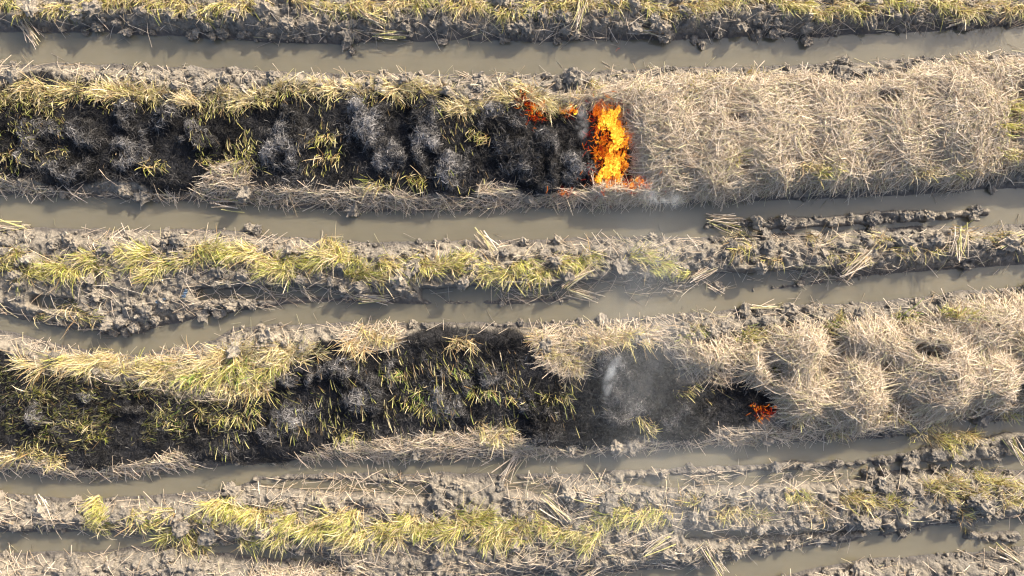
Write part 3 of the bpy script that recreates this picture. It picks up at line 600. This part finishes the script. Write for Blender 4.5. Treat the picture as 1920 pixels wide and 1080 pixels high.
GREEN = np.array([(0.47, 0.48, 0.11), (0.55, 0.53, 0.15), (0.62, 0.58, 0.23), (0.35, 0.41, 0.08), (0.66, 0.60, 0.31)])
DRY = np.array([(0.66, 0.56, 0.34), (0.58, 0.48, 0.28), (0.72, 0.63, 0.43), (0.40, 0.28, 0.13), (0.58, 0.54, 0.22)])
PALE = np.array([(0.72, 0.63, 0.40), (0.66, 0.60, 0.30), (0.76, 0.68, 0.48), (0.60, 0.56, 0.24), (0.50, 0.40, 0.22)])
FRESH = np.array([(0.16, 0.30, 0.05), (0.24, 0.36, 0.07), (0.34, 0.40, 0.10)])
BROWN = np.array([(0.16, 0.10, 0.035), (0.22, 0.15, 0.05), (0.26, 0.24, 0.06), (0.10, 0.07, 0.035)])
fr1 = curve([(-120, 172), (0, 172), (50, 164), (62, 180), (115, 180), (130, 158), (180, 163), (240, 166), (300, 168), (340, 184), (380, 188), (430, 174), (470, 188), (500, 170), (540, 156), (620, 162), (670, 166), (720, 162), (780, 166), (820, 176), (850, 192), (890, 200), (930, 182), (970, 166), (1020, 176), (1050, 202)])
# scorched standing stubble: (polygon-ish ellipse, lean angle in the photo in degrees, share)
stub = [(60, 215, 110, 50, 35, 2.2), (30, 290, 60, 30, 50, 1.6), (150, 185, 120, 22, 30, 1.5), (430, 230, 50, 50, 70, 1.5), (445, 285, 45, 35, 60, 2.2), (610, 275, 34, 55, 85, 1.0), (400, 300, 30, 14, 30, .5),
        (600, 190, 100, 26, 80, .6), (880, 240, 50, 40, 70, .35), (720, 325, 60, 22, 90, .6), (880, 335, 60, 22, 80, .3), (270, 300, 60, 20, 60, .4), (250, 190, 120, 16, 60, .5), (760, 190, 90, 16, 80, .3),
        (90, 740, 130, 60, -15, 1.5), (130, 805, 150, 32, -20, 1.8), (330, 770, 120, 50, -25, 1.3), (40, 700, 60, 40, -30, 1.0), (430, 800, 60, 36, 60, .9), (480, 755, 60, 30, 40, .9), (620, 780, 90, 40, 70, .7), (680, 690, 60, 40, 60, .5),
        (800, 740, 80, 60, 70, .9), (860, 680, 110, 40, 60, .7), (960, 745, 60, 50, 80, .7), (1060, 745, 50, 40, 70, .6), (720, 770, 50, 30, 70, .5), (1290, 725, 50, 20, 40, .6), (30, 850, 90, 12, -20, 1.2), (930, 790, 60, 16, 70, .5), (400, 735, 140, 18, 20, .8)]
for x in range(-60, 1050, 34): stub.append((x, float(fr1(x)) + 22, 26, 15, 80 + 20 * math.sin(x), .9))
for x in range(100, 600, 40): stub.append((x, 712 + 26 * math.sin(x * .012), 28, 14, 20, .8))
parts = {1: [], 3: []}
for cx, cy, rx, ry, ang, sh in stub:
    n = int(rx * ry * (0.095 if cy < 450 else .12 if cx < 380 else .07) * sh); r = np.sqrt(rng.random(n)) * 1.15; t = rng.uniform(0, 2 * math.pi, n)
    px = cx + r * rx * np.cos(t); py = cy + r * ry * np.sin(t); keep = samp(STN, px, py) > -.02
    px, py = px[keep], py[keep]; n = len(px)
    # stalks grow in hills: pull them together
    hx = np.round(px / 13) * 13 + 4 * np.sin(py * .31); hy = np.round(py / 13) * 13 + 4 * np.sin(px * .37)
    px = px * .45 + hx * .55; py = py * .45 + hy * .55
    a = math.radians(ang) + rng.normal(size=n) * .28; L = rng.uniform(.06, .19, n); lean = rng.uniform(.6, 1.0, n)
    z = np.maximum(samp(S, px, py), 0)
    P = np.stack([wx(px), wy(py), z - .012], 1); D = np.stack([np.cos(a) * lean, -np.sin(a) * lean, np.sqrt(1.15 - lean ** 2) * .8], 1)
    Q = P + D * L[:, None]; M = P + D * L[:, None] * .5 + np.array([0, 0, .02])
    c1 = np.where((rng.random(n) < .42)[:, None], pick(n, GREEN * .8), pick(n, np.vstack([BROWN, BROWN, DRY * .7]))); c0 = pick(n, ASH_COLS[:2]) + .3 * c1 * rng.random((n, 1))
    parts[1 if cy < 450 else 3].append(strands(P, M, Q, rng.uniform(.003, .006, n), c0, c1, 3, 2, .3, .3))
for b in (1, 3): tag(link('scorched_stubble', strand_mesh('scorched_stubble', parts[b]), GRASS, bank_ob[b]), kind='stuff')

# ------------------------------------------------------------------ rice tufts, one object each
def tuft(px, py, size, ang, cols, w=None, n=80, spread=.9, flat=.7, name='rice_tuft', foot=.07, wid=(.0024, .0052), along=None, dryshare=.38):
    """ang: direction (degrees, photo, clockwise from right) towards which the blades lie over; flat 0 upright .. 1 lying"""
    z = float(samp(Sp, px, py))
    s = 1 - (z + size * .25) / CAM_H
    bx, by = (px - 960) / PPM * s, (540 - py) / PPM * s
    n = int(n * 1.5); size = size * .86; along = random.gauss(0, .35) if along is None else along
    dry = rng.random(n) < dryshare
    a = math.radians(ang) + rng.normal(size=n) * spread; a = np.where(dry, a + rng.normal(size=n) * .9, a)
    u = rng.uniform(-1, 1, n) * foot * 1.9; v = rng.normal(size=n) * foot * .42
    a = a + u / foot * random.gauss(0, .3)
    L = size * np.clip(rng.lognormal(-.25, .32, n), .3, 1.25); fl = np.clip(flat + rng.normal(size=n) * .2, .1, .99)
    P = np.stack([u * math.cos(along) - v * math.sin(along), u * math.sin(along) + v * math.cos(along), np.zeros(n) - .01], 1)
    # the lying tuft is centred on its traced place
    P[:, 0] -= math.cos(math.radians(ang)) * size * flat * .33; P[:, 1] += math.sin(math.radians(ang)) * size * flat * .33
    D = np.stack([np.cos(a), -np.sin(a)], 1)
    rise = np.sqrt(1 - fl ** 2)
    M = P + np.concatenate([D * (L * fl * .42)[:, None], (L * (rise * .62 + .12))[:, None]], 1) + rng.normal(size=(n, 3)) * (L * .04)[:, None]
    Q = P + np.concatenate([D * (L * fl)[:, None], (L * rise * rng.uniform(.2, 1.0, n) + .02)[:, None]], 1) + rng.normal(size=(n, 3)) * (L * .06)[:, None]; Q[:, 2] = np.maximum(Q[:, 2], .01)
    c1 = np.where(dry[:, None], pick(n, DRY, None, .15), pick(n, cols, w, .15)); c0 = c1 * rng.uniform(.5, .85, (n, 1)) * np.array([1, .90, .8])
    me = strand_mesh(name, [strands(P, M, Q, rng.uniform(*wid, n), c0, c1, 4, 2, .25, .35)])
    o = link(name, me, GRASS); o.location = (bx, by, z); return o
def row(points, label, group, cols, size=(.22, .32), ang=(0, 40), n=(60, 95), flat=.72, spread=.6, copies=1, jit=10, name='rice_tuft', kinds=None):
    pts = sorted(p for p in points if -22 < p[0] < 1940)
    for i, p in enumerate(pts):
        a = p[2] if len(p) > 2 else random.uniform(*ang)
        cc = cols if not isinstance(cols, list) else random.choice(cols)
        o = tuft(p[0] + random.uniform(-2, 2), p[1] + random.uniform(-2, 2), random.uniform(*size), a, cc, None, random.randint(*n), spread, flat, name, .075)
        tag(o, label.format(ordinal(i)), 'grass tuft', group)
GY = np.vstack([GREEN, DRY[:2]]); GYD = np.vstack([GREEN[:3], DRY]); DG = np.vstack([DRY, GREEN[1:3]])
top = []
x = -40
while x < 1970:
    if not 520 < x < 548: top.append((x, 9 + 9 * math.sin(x * .021) + random.uniform(-7, 7), random.choice([40, 55, 70, 80, 60, 100])))
    x += random.uniform(34, 48)
row(top, 'yellow-green rice tuft, {} from left in the row along the top edge', 'rice tufts along the top edge', [GY, GYD, GYD, GREEN], (.18, .27), n=(85, 120), spread=.5)
ridgeC = [(22, 482), (40, 519), (70, 512), (92, 500), (122, 515), (160, 486), (185, 500), (222, 475), (252, 482), (281, 508), (315, 490), (348, 486), (389, 467), (410, 485), (426, 478), (444, 471), (481, 486), (500, 500), (518, 512), (537, 500), (555, 490), (592, 490), (610, 480), (626, 464), (640, 480), (655, 490), (673, 516), (703, 512), (733, 500), (777, 497), (807, 504), (847, 497), (866, 490), (884, 493), (914, 515), (936, 516), (984, 500), (999, 519), (1029, 512), (1066, 493), (1103, 490), (1210, 482), (1240, 497), (1270, 508), (2, 495), (-40, 500), (-80, 490)]
row([(a, b, random.choice([-20, 10, 30, 150, 170, 60])) for a, b in ridgeC], 'yellow-green rice tuft, {} from left on ridge between second and third ditches', 'rice tufts on the middle ridge', [GREEN, GREEN, GY], (.19, .29), n=(95, 130), spread=.55)
row([(1573, 482, 40), (1613, 490, 110), (1536, 453, 30), (1447, 490, 160), (1380, 438, 200), (1391, 471, 140), (1754, 471, 90), (1817, 438, 10), (1873, 445, 10), (1650, 452, 150), (1906, 456, 100), (1700, 470, 60)], 'sparse pale rice tuft, {} from left on right part of middle ridge', 'sparse tufts on the right of the middle ridge', [GYD, DG], (.18, .28), n=(22, 42), spread=.8)
ridgeE = [(178, 961), (185, 984), (267, 976), (296, 969), (315, 1002), (335, 992), (378, 976), (370, 1017), (407, 954), (425, 962), (444, 961), (462, 970), (481, 976), (511, 969), (467, 1013), (511, 1013), (530, 985), (555, 991), (575, 1000), (592, 998), (622, 984), (651, 976), (662, 1013), (680, 1005), (699, 998), (736, 998), (750, 985), (770, 976), (788, 998), (807, 995), (840, 1002), (877, 969), (860, 985), (899, 995), (921, 1013), (910, 972), (947, 984), (966, 1013), (980, 990), (995, 976), (1025, 995), (1058, 1006), (1084, 1002), (1103, 1013), (1129, 976), (1158, 965), (1184, 972), (1232, 969), (720, 1008), (640, 1000), (940, 1005)]
row([(a, b, random.choice([-30, 150, 130, 30, 110, 160])) for a, b in ridgeE], 'yellow-green rice tuft, {} from left on the ridge below the fourth ditch', 'rice tufts on the lower ridge', [GREEN, GREEN, GY], (.20, .31), n=(85, 120), spread=.55)
row([(1287, 939), (1369, 969), (1421, 965), (1498, 935), (1535, 958), (1595, 939), (1617, 935), (1650, 946), (1687, 943), (1754, 910), (1780, 932), (1798, 902), (1817, 954), (1835, 924), (1872, 902), (1902, 917), (1910, 939), (1945, 920), (1850, 900), (1770, 915)], 'brownish green tuft, {} from left on right part of the lower ridge', 'tufts on the right of the lower ridge', [GYD, np.vstack([BROWN[1:3], GYD]), GREEN], (.17, .26), ang=(-120, 100), n=(40, 75), flat=.6, spread=1.0)
f1p = []; x = -100
while x < 1050: f1p.append((x, float(fr1(x)) + 4 + random.uniform(-5, 5), random.choice([-30, 15, 165, 195, 0, 30]))); x += random.uniform(25, 34)
row(f1p, 'pale golden tuft, {} from left along the top rim of the upper burnt strip', 'golden fringe above the upper burnt strip', [PALE, PALE, DG], (.15, .24), n=(105, 140), spread=.6, flat=.93)
fr2 = [(48, 690), (111, 682), (130, 684), (148, 686), (166, 684), (185, 686), (205, 680), (222, 682), (248, 690), (274, 686), (303, 686), (333, 690), (363, 686), (389, 682), (418, 667), (436, 660), (452, 652), (481, 664), (500, 660), (518, 664), (536, 662), (555, 664), (585, 658), (278, 708), (310, 706)]
row([(a, b, random.choice([150, 165, 140, -20])) for a, b in fr2], 'bright yellow-green tuft, {} from left along the top rim of lower burnt strip', 'tufts above the lower burnt strip', [GYD, PALE, PALE], (.19, .26), n=(75, 105), spread=.5, flat=.88)
row([(389, 716, 60), (426, 700, 80), (463, 716, 40), (500, 700, 100), (445, 690, 30), (520, 690, 120), (350, 715, 140)], 'green rice tuft, {} from left above the black ground of lower strip', 'green tufts above the black ground', [np.vstack([FRESH, GREEN]), GREEN], (.2, .3), n=(60, 90), spread=1.0)
row([(481, 735, 60), (426, 735, 100), (1077, 688, 70), (1040, 664, 30), (1010, 645, 150), (1095, 645, 170), (1132, 641, 20), (1170, 638, 10), (700, 636, 60), (662, 656, 90), (870, 649, 60), (728, 640, 40), (1205, 640, 30)], 'dry pale tuft, {} from left along the top rim of lower strip', 'dry tufts above the lower burnt strip', [DG, DRY], (.2, .3), n=(60, 85), spread=.9)
row([(474, 315, 60), (389, 300, 20), (104, 293, 40), (22, 289, 50), (600, 262, 90), (612, 300, 95), (707, 348, 100), (781, 341, 80), (895, 255, 120), (455, 290, 60), (290, 312, 70)], 'scorched green tuft standing in the upper burnt strip, {} from left', 'green tufts in the upper burnt strip', [GREEN * .8, np.vstack([BROWN[:3], GREEN * .75])], (.13, .22), n=(35, 60), spread=.5)
row([(799, 743, 100), (970, 754, 80), (733, 710, 40), (762, 754, 90), (814, 773, 60), (1047, 750, 70), (330, 798, -20), (310, 782, -30), (150, 800, -25), (178, 820, -20), (85, 815, -15), (650, 820, 60), (380, 775, 60), (430, 790, 90), (60, 740, -20), (470, 765, 50), (905, 742, 80), (860, 700, 50), (1290, 738, 40)], 'green tuft poking through black ash of the lower strip, {} from left', 'green tufts in the lower burnt strip', [np.vstack([FRESH, GREEN]) * .9, GREEN * .85], (.13, .22), n=(30, 55), spread=.8)
row([(11, 858, 150), (55, 850, -30), (85, 861, -20), (110, 866, 160), (940, 824, 70), (915, 812, 60), (1215, 800, 50)], 'yellowish tuft at the lower rim of the lower burnt strip, {} from left', 'tufts at the lower rim', [GYD], (.17, .25), n=(45, 70), spread=.7)
row([(1569, 601, -70), (1399, 627, -60), (1302, 630, 60), (1791, 582, -90), (1706, 597, 30), (1420, 632, 20), (1820, 590, -60), (1450, 690, 90)], 'fresh green tuft, {} from left along the top of the lower straw windrow', 'green tufts beside the lower windrow', [np.vstack([GREEN, FRESH[1:]])], (.15, .24), n=(45, 65), flat=.6, spread=1.2)
row([(1502, 780, 120), (1565, 813, 90), (1640, 775, 80), (1750, 802, 50), (1765, 824, 60), (1810, 824, 70), (1835, 817, -90), (1787, 839, 60), (1724, 813, 140), (1890, 775, 60), (1675, 785, 90)], 'green-yellow tuft, {} from left below the lower straw windrow', 'tufts below the lower windrow', [GREEN, GYD], (.16, .25), n=(35, 60), flat=.6, spread=1.0)
row([(1300, 165, 200), (1330, 150, -40), (1290, 185, 90), (1080, 185, 160), (1120, 172, 20), (1200, 170, -60), (1420, 145, -80), (1905, 205, 60), (1895, 240, 80), (1900, 290, 100), (1530, 318, 90), (1560, 325, 60), (1735, 325, 80), (1370, 300, 90), (1880, 300, 120), (1820, 318, 70)], 'greenish dry tuft, {} from left beside the upper straw windrow', 'tufts beside the upper windrow', [GYD, DG, GREEN], (.15, .25), n=(40, 65), flat=.6, spread=1.1)
row([(150, 575, 20), (165, 595, 10), (140, 588, 30), (90, 592, 10)], 'stray yellow tuft on clods inside the bend of third ditch, {} from left', 'stray tufts in the ditch bend', [GREEN, GYD], (.2, .27), n=(28, 40), spread=.4)

# bundles of thick pale stalks thrown on the mud
bund = [(700, 42, 30, 'left of the first ditch clods near the top edge'), (735, 70, 5, 'lying flat on the mud just above first ditch'), (1210, 62, 20, 'at the water edge of first ditch below the grass'), (1085, 40, 110, 'sticking out of the clods above first ditch'),
        (1795, 42, -15, 'above the right end of the first ditch'), (1590, 495, 140, 'beside tufts on the right of the middle ridge'), (1775, 462, 95, 'standing steeply on the right of the middle ridge'), (1870, 455, 160, 'near the right edge of the middle ridge'),
        (915, 460, 50, 'crossing the clods of the middle ridge'), (1080, 520, 150, 'below the last dense tuft of the middle ridge'), (1310, 510, 145, 'where the middle ridge meets a shallow puddle'), (1090, 553, 20, 'lying in the puddle above the third ditch'),
        (700, 560, 5, 'flat along the upper bank of third ditch'), (1100, 925, 10, 'on the clods below the fourth ditch'), (1040, 940, 40, 'on crumbly mud of the lower ridge'), (100, 950, 60, 'dark stalks at left end of the lower ridge'), (1110, 1058, 140, 'on bottom mud below the last dense tuft'),
        (1330, 1040, 60, 'reaching into the bottom ditch'), (1890, 842, 55, 'stuck in the islet beside fourth ditch'), (960, 870, -60, 'poking into the fourth ditch water'), (1225, 1003, 150, 'on grey mud of the lower ridge'), (440, 380, 5, 'floating at the edge of the second ditch'), (1350, 418, 10, 'on the mud bar in the second ditch'),
        (1880, 1040, 30, 'at the lower right corner bank'), (60, 60, 60, 'on clods at upper left above first ditch'), (30, 425, 0, 'on the left end of the middle ridge'), (1430, 578, 0, 'on the bank below third ditch')]
for bx, by, a, lab in bund:
    n = random.randint(10, 18); z = float(np.maximum(samp(G, bx, by), 0)); L = rng.uniform(.22, .42, n); an = np.radians(a) + rng.normal(size=n) * .16
    o0 = rng.normal(size=(n, 2)) * .035; ux, uy = np.cos(an), -np.sin(an)
    P = np.stack([o0[:, 0] - ux * L / 2, o0[:, 1] - uy * L / 2, .03 + rng.random(n) * .05], 1); Q = np.stack([o0[:, 0] + ux * L / 2, o0[:, 1] + uy * L / 2, .03 + rng.random(n) * .07], 1); M = (P + Q) / 2 + rng.normal(size=(n, 3)) * .015
    c = pick(n, np.vstack([STRAW_COLS, GREEN[2:3]])); me = strand_mesh('straw_bundle', [strands(P, M, Q, rng.uniform(.004, .0075, n), c * .9, c, 3, 3, .6)])
    o = link('straw_bundle', me, STRAW); o.location = (float(wx(bx)), float(wy(by)), z + .01); tag(o, 'small bundle of pale stalks ' + lab, 'straw bundle', 'straw bundles on the mud')

# torn plastic scraps in the mud
PLASTIC = heap_material('blue_plastic', (0.06, 0.10, 0.17), (0.20, 0.27, 0.35), 40)
for (sx, sy, sw, sl, a, lab) in ((363, 550, .035, .10, 70, 'small torn blue plastic scrap in mud beside a dark puddle'), (318, 563, .03, .12, 20, 'crumpled bluish plastic strip left of the torn blue scrap')):
    u = np.linspace(-.5, .5, 13); v = np.linspace(-.5, .5, 6); U, Vv = np.meshgrid(u, v); ar = math.radians(a)
    X = U * sl; Y = Vv * sw * (1 + .5 * np.sin(U * 11)); Zt = .018 * np.sin(U * 23 + Vv * 5) + .014 * np.cos(Vv * 17 + U * 9)
    top_ = np.stack([X * math.cos(ar) - Y * math.sin(ar), X * math.sin(ar) + Y * math.cos(ar), Zt + .03], -1).reshape(-1, 3); idx = np.arange(78).reshape(6, 13)
    F = np.stack([idx[:-1, :-1], idx[:-1, 1:], idx[1:, 1:], idx[1:, :-1]], -1).reshape(-1, 4)
    o = link('plastic_scrap', mesh_np('plastic_scrap', top_, F), PLASTIC, smooth=True); md = o.modifiers.new('thickness', 'SOLIDIFY'); md.thickness = .0015
    o.location = (float(wx(sx)), float(wy(sy)), float(np.maximum(samp(G, sx, sy), 0))); tag(o, lab, 'plastic scrap')

# ------------------------------------------------------------------ fire
YEL = np.array([0.60, 0.33, 0.025]); ORA = np.array([0.47, 0.11, 0.007]); RED = np.array([0.20, 0.013, 0.003]); DRK = np.array([0.08, 0.005, 0.002])
def flame_geom(x, y, h, r, hot, lean_deg):
    """one tongue of flame: a twisting tapered body that leans over"""
    z = float(np.maximum(samp(S, x, y), 0)) - .01; nr, na = 11, 8
    t = np.linspace(0, 1, nr); la = math.radians(lean_deg); ph = random.uniform(0, 6.28); f = random.uniform(4, 8)
    lx = math.cos(la) * h * (.55 * t ** 1.3) + .25 * r * np.sin(f * t + ph); ly = -math.sin(la) * h * (.55 * t ** 1.3) + .25 * r * np.cos(f * 1.2 * t + ph)
    rad = r * (np.sin(np.pi * np.clip(t * .78 + .2, 0, 1)) ** .9) * (1 - t) ** .45 * (1 + .22 * np.sin(9 * t + ph)); rad[-1] = r * .02
    th = np.linspace(0, 2 * math.pi, na, endpoint=False)
    wob = 1 + .35 * np.sin(2 * th[None] + 5 * t[:, None] + ph) + .2 * np.sin(3 * th[None] - 7 * t[:, None])
    X = wx(x) + lx[:, None] + rad[:, None] * wob * np.cos(th)[None]; Y = wy(y) + ly[:, None] + rad[:, None] * wob * np.sin(th)[None]; Z = z + h * t[:, None] + 0 * X
    V = np.stack([X, Y, Z], -1).reshape(-1, 3); idx = np.arange(nr * na).reshape(nr, na); nx = np.roll(idx, -1, 1)
    F = np.stack([idx[:-1], nx[:-1], nx[1:], idx[1:]], -1).reshape(-1, 4)
    k = np.clip(hot + .25 * (1 - t) - .45 * t + random.uniform(-.1, .1), 0, 1)[:, None]
    c = np.where(k > .5, ORA + (YEL - ORA) * (k - .5) * 2, RED + (ORA - RED) * k * 2) * (0.75 + .6 * k)
    al = np.clip(1.05 - t ** 1.6, 0, 1)[:, None] * (.35 + .65 * hot)
    C = np.repeat(np.hstack([c, al])[:, None], na, 1).reshape(-1, 4)
    return V, F, C
def fire(label, licks, wisps, embers=()):
    e = bpy.data.objects.new('fire', None); COL.objects.link(e); x0, y0 = licks[0][:2]
    base = Vector((float(wx(x0)), float(wy(y0)), float(np.maximum(samp(S, x0, y0), 0)))); e.location = base; e.empty_display_size = .1
    tag(e, label, 'fire', 'fires in the burning straw')
    for l in licks:
        V, F, C = flame_geom(*l); me = mesh_np('flame', V - np.array(base), F); add_col(me, C); link('flame', me, FLAME, e, True)
    if wisps:
        Vs, Fs, Cs = [], [], []; o0 = 0
        for l in wisps:
            V, F, C = flame_geom(*l); Vs.append(V - np.array(base)); Fs.append(F + o0); Cs.append(C); o0 += len(V)
        me = mesh_np('flame_wisps', np.vstack(Vs), np.vstack(Fs)); add_col(me, np.vstack(Cs)); tag(link('flame_wisps', me, FLAME, e, True), kind='stuff')
    if len(embers):
        ex, ey = np.array([q[0] for q in embers], float), np.array([q[1] for q in embers], float); n = len(ex)
        V, F, C = lying(ex, ey, S, rng.uniform(.03, .09, n), rng.uniform(0, 3.14, n), rng.random(n) * .04 + .01, rng.uniform(.002, .004, n), np.array([RED, ORA * .8, DRK]), None, 2, 3, .2)
        me = mesh_np('embers', V - np.array(base), F); add_col(me, C); tag(link('embers', me, EMBER, e), kind='stuff')
def cluster(cx, cy, rx, ry, n, h, r, hot, lean=(60, 140)):
    out = []
    for _ in range(n):
        a = random.uniform(0, 6.28); q = math.sqrt(random.random()); out.append((cx + q * rx * math.cos(a), cy + q * ry * math.sin(a), random.uniform(*h), random.uniform(*r), min(1, max(0, hot + random.uniform(-.2, .2))), -random.uniform(*lean)))
    return out
def spots(cx, cy, rx, ry, n): return [(cx + random.gauss(0, rx * .55), cy + random.gauss(0, ry * .55)) for _ in range(n)]
H, Rr = (.10, .24), (.020, .042)
big = cluster(1140, 240, 16, 16, 9, (.16, .28), (.03, .05), .95) + cluster(1152, 262, 14, 18, 8, (.16, .28), (.03, .05), .95) + cluster(1148, 300, 18, 14, 8, H, Rr, .75) + cluster(1148, 325, 26, 16, 12, (.14, .26), (.03, .05), .95) + cluster(1140, 345, 26, 10, 8, H, Rr, .7) + cluster(1128, 280, 16, 26, 7, H, Rr, .3) + cluster(1166, 290, 10, 40, 8, H, Rr, .45) + cluster(1178, 350, 22, 9, 7, (.08, .16), (.02, .035), .65) + cluster(1125, 218, 14, 14, 6, H, Rr, .25)
bigw = cluster(1142, 285, 34, 75, 130, (.04, .12), (.007, .016), .5, (0, 360)) + cluster(1185, 352, 26, 10, 30, (.03, .09), (.006, .013), .5, (0, 360)) + cluster(1122, 220, 14, 16, 22, (.03, .09), (.006, .014), .2, (0, 360)) + cluster(1145, 345, 40, 14, 36, (.03, .1), (.006, .014), .6, (0, 360))
fire('large bright yellow and orange fire front eating into upper straw windrow', big, bigw, spots(1135, 285, 36, 80, 420) + spots(1180, 352, 34, 14, 90) + spots(1120, 225, 20, 22, 80))
fire('small orange fire on the shoulder of the ash dome', cluster(1010, 212, 11, 16, 6, (.07, .15), (.016, .028), .62), cluster(1006, 215, 15, 22, 18, (.03, .08), (.005, .012), .4, (0, 360)), spots(1000, 218, 18, 22, 90))
fire('thin red flames at the top of the ash dome below the golden fringe', [(977, 184, .1, .016, .3, -100), (984, 180, .08, .014, .35, -80), (996, 184, .1, .016, .4, -100), (990, 192, .06, .012, .2, -80)], cluster(984, 186, 18, 12, 8, (.02, .06), (.004, .010), .2, (0, 360)), spots(984, 190, 20, 14, 40))
fire('two little orange flames at the rim between ash dome and big fire', cluster(1073, 214, 6, 10, 4, (.07, .13), (.014, .024), .6) + cluster(1054, 216, 5, 5, 3, (.05, .08), (.012, .018), .65), cluster(1066, 216, 16, 10, 16, (.02, .06), (.004, .010), .5, (0, 360)), spots(1068, 218, 14, 10, 24))
fire('faint red glowing edge below the ash dome near second ditch', [(1036, 370, .05, .012, .2, -90), (1070, 358, .05, .012, .3, -90), (1050, 366, .04, .010, .2, -90)], cluster(1054, 365, 24, 5, 7, (.02, .04), (.003, .007), .25, (0, 360)), spots(1052, 365, 22, 6, 24))
fire('small red fire at the edge of the lower straw windrow', cluster(1400, 756, 4, 6, 2, (.05, .09), (.010, .016), .35) + cluster(1412, 765, 4, 6, 2, (.05, .1), (.012, .018), .5) + cluster(1416, 780, 4, 6, 2, (.05, .09), (.010, .016), .5) + cluster(1436, 766, 9, 11, 4, (.05, .09), (.010, .016), .12), cluster(1420, 768, 24, 16, 12, (.02, .06), (.003, .008), .2, (0, 360)), spots(1420, 768, 24, 16, 45))

# ------------------------------------------------------------------ smoke (closed volumes)
def smoke_material(name, dens, scale, lo, hi, col=(0.80, 0.86, 0.92), fall=1.0):
    m, ns, ls = new_mat(name); out = ns.new('ShaderNodeOutputMaterial'); v = ns.new('ShaderNodeVolumePrincipled')
    v.inputs['Color'].default_value = (*col, 1); v.inputs['Anisotropy'].default_value = 0.2
    tc = ns.new('ShaderNodeTexCoord'); geo = ns.new('ShaderNodeNewGeometry')
    n = tex_noise(ns, ls, scale, 4, 0.6, geo.outputs['Position'], 1.0)
    mr = ns.new('ShaderNodeMapRange'); mr.inputs[1].default_value = lo; mr.inputs[2].default_value = hi; ls.new(n.outputs['Fac'], mr.inputs[0])
    ln = node(ns, 'ShaderNodeVectorMath', operation='LENGTH'); ls.new(tc.outputs['Object'], ln.inputs[0])
    fo = ns.new('ShaderNodeMapRange'); fo.interpolation_type = 'SMOOTHSTEP'; fo.inputs[1].default_value = 0.15; fo.inputs[2].default_value = 0.98; fo.inputs[3].default_value = 1; fo.inputs[4].default_value = 0; ls.new(ln.outputs['Value'], fo.inputs[0])
    a = node(ns, 'ShaderNodeMath', operation='MULTIPLY'); ls.new(mr.outputs[0], a.inputs[0]); ls.new(fo.outputs[0], a.inputs[1])
    b = node(ns, 'ShaderNodeMath', operation='MULTIPLY'); ls.new(a.outputs[0], b.inputs[0]); b.inputs[1].default_value = dens; ls.new(b.outputs[0], v.inputs['Density'])
    ls.new(v.outputs[0], out.inputs['Volume']); return m
def smoke(px, py, z, rx, ry, rz, rot, mat, label):
    bm = bmesh.new(); bmesh.ops.create_icosphere(bm, subdivisions=3, radius=1.0); me = bpy.data.meshes.new('smoke'); bm.to_mesh(me); bm.free(); me.materials.append(mat)
    o = bpy.data.objects.new('smoke', me); COL.objects.link(o); s = 1 - z / CAM_H
    o.location = ((px - 960) / PPM * s, (540 - py) / PPM * s, z); o.scale = (rx / PPM * s, ry / PPM * s, rz); o.rotation_euler = (0, 0, math.radians(-rot)); tag(o, label, kind='stuff')
THICK = smoke_material('smoke_thick', 7.0, 5.0, .42, .74); MID = smoke_material('smoke_mid', .22, 2.4, .40, .80); THIN = smoke_material('smoke_thin', 0.24, 1.3, .25, .8)
smoke(1240, 368, .32, 60, 26, .16, 15, THICK, 'white smoke puff at the water edge below big fire')
smoke(1196, 285, .42, 30, 90, .2, -8, MID, 'thin grey smoke along the right side of big fire')
smoke(1092, 228, .40, 16, 40, .16, 0, THICK, 'pale smoke wisp left of the big fire top')
smoke(1152, 686, .40, 15, 34, .14, 30, THICK, 'white smoke wisp at the top of the large lower ash heap')
smoke(1140, 722, .42, 14, 46, .16, 12, THICK, 'long white smoke wisp on the left flank of large lower ash heap')
smoke(1152, 770, .45, 30, 40, .18, -10, MID, 'thin fading smoke at the foot of the large lower ash heap')
smoke(1195, 735, .8, 210, 190, .6, 0, MID, 'bluish smoke veil over the lower ash heap')
smoke(1215, 560, 1.0, 180, 300, .7, 0, THIN, 'faint bluish smoke drifting across the middle ridge')
smoke(1270, 930, 1.0, 420, 200, .7, 0, THIN, 'faint smoke veil over the lower ridge')
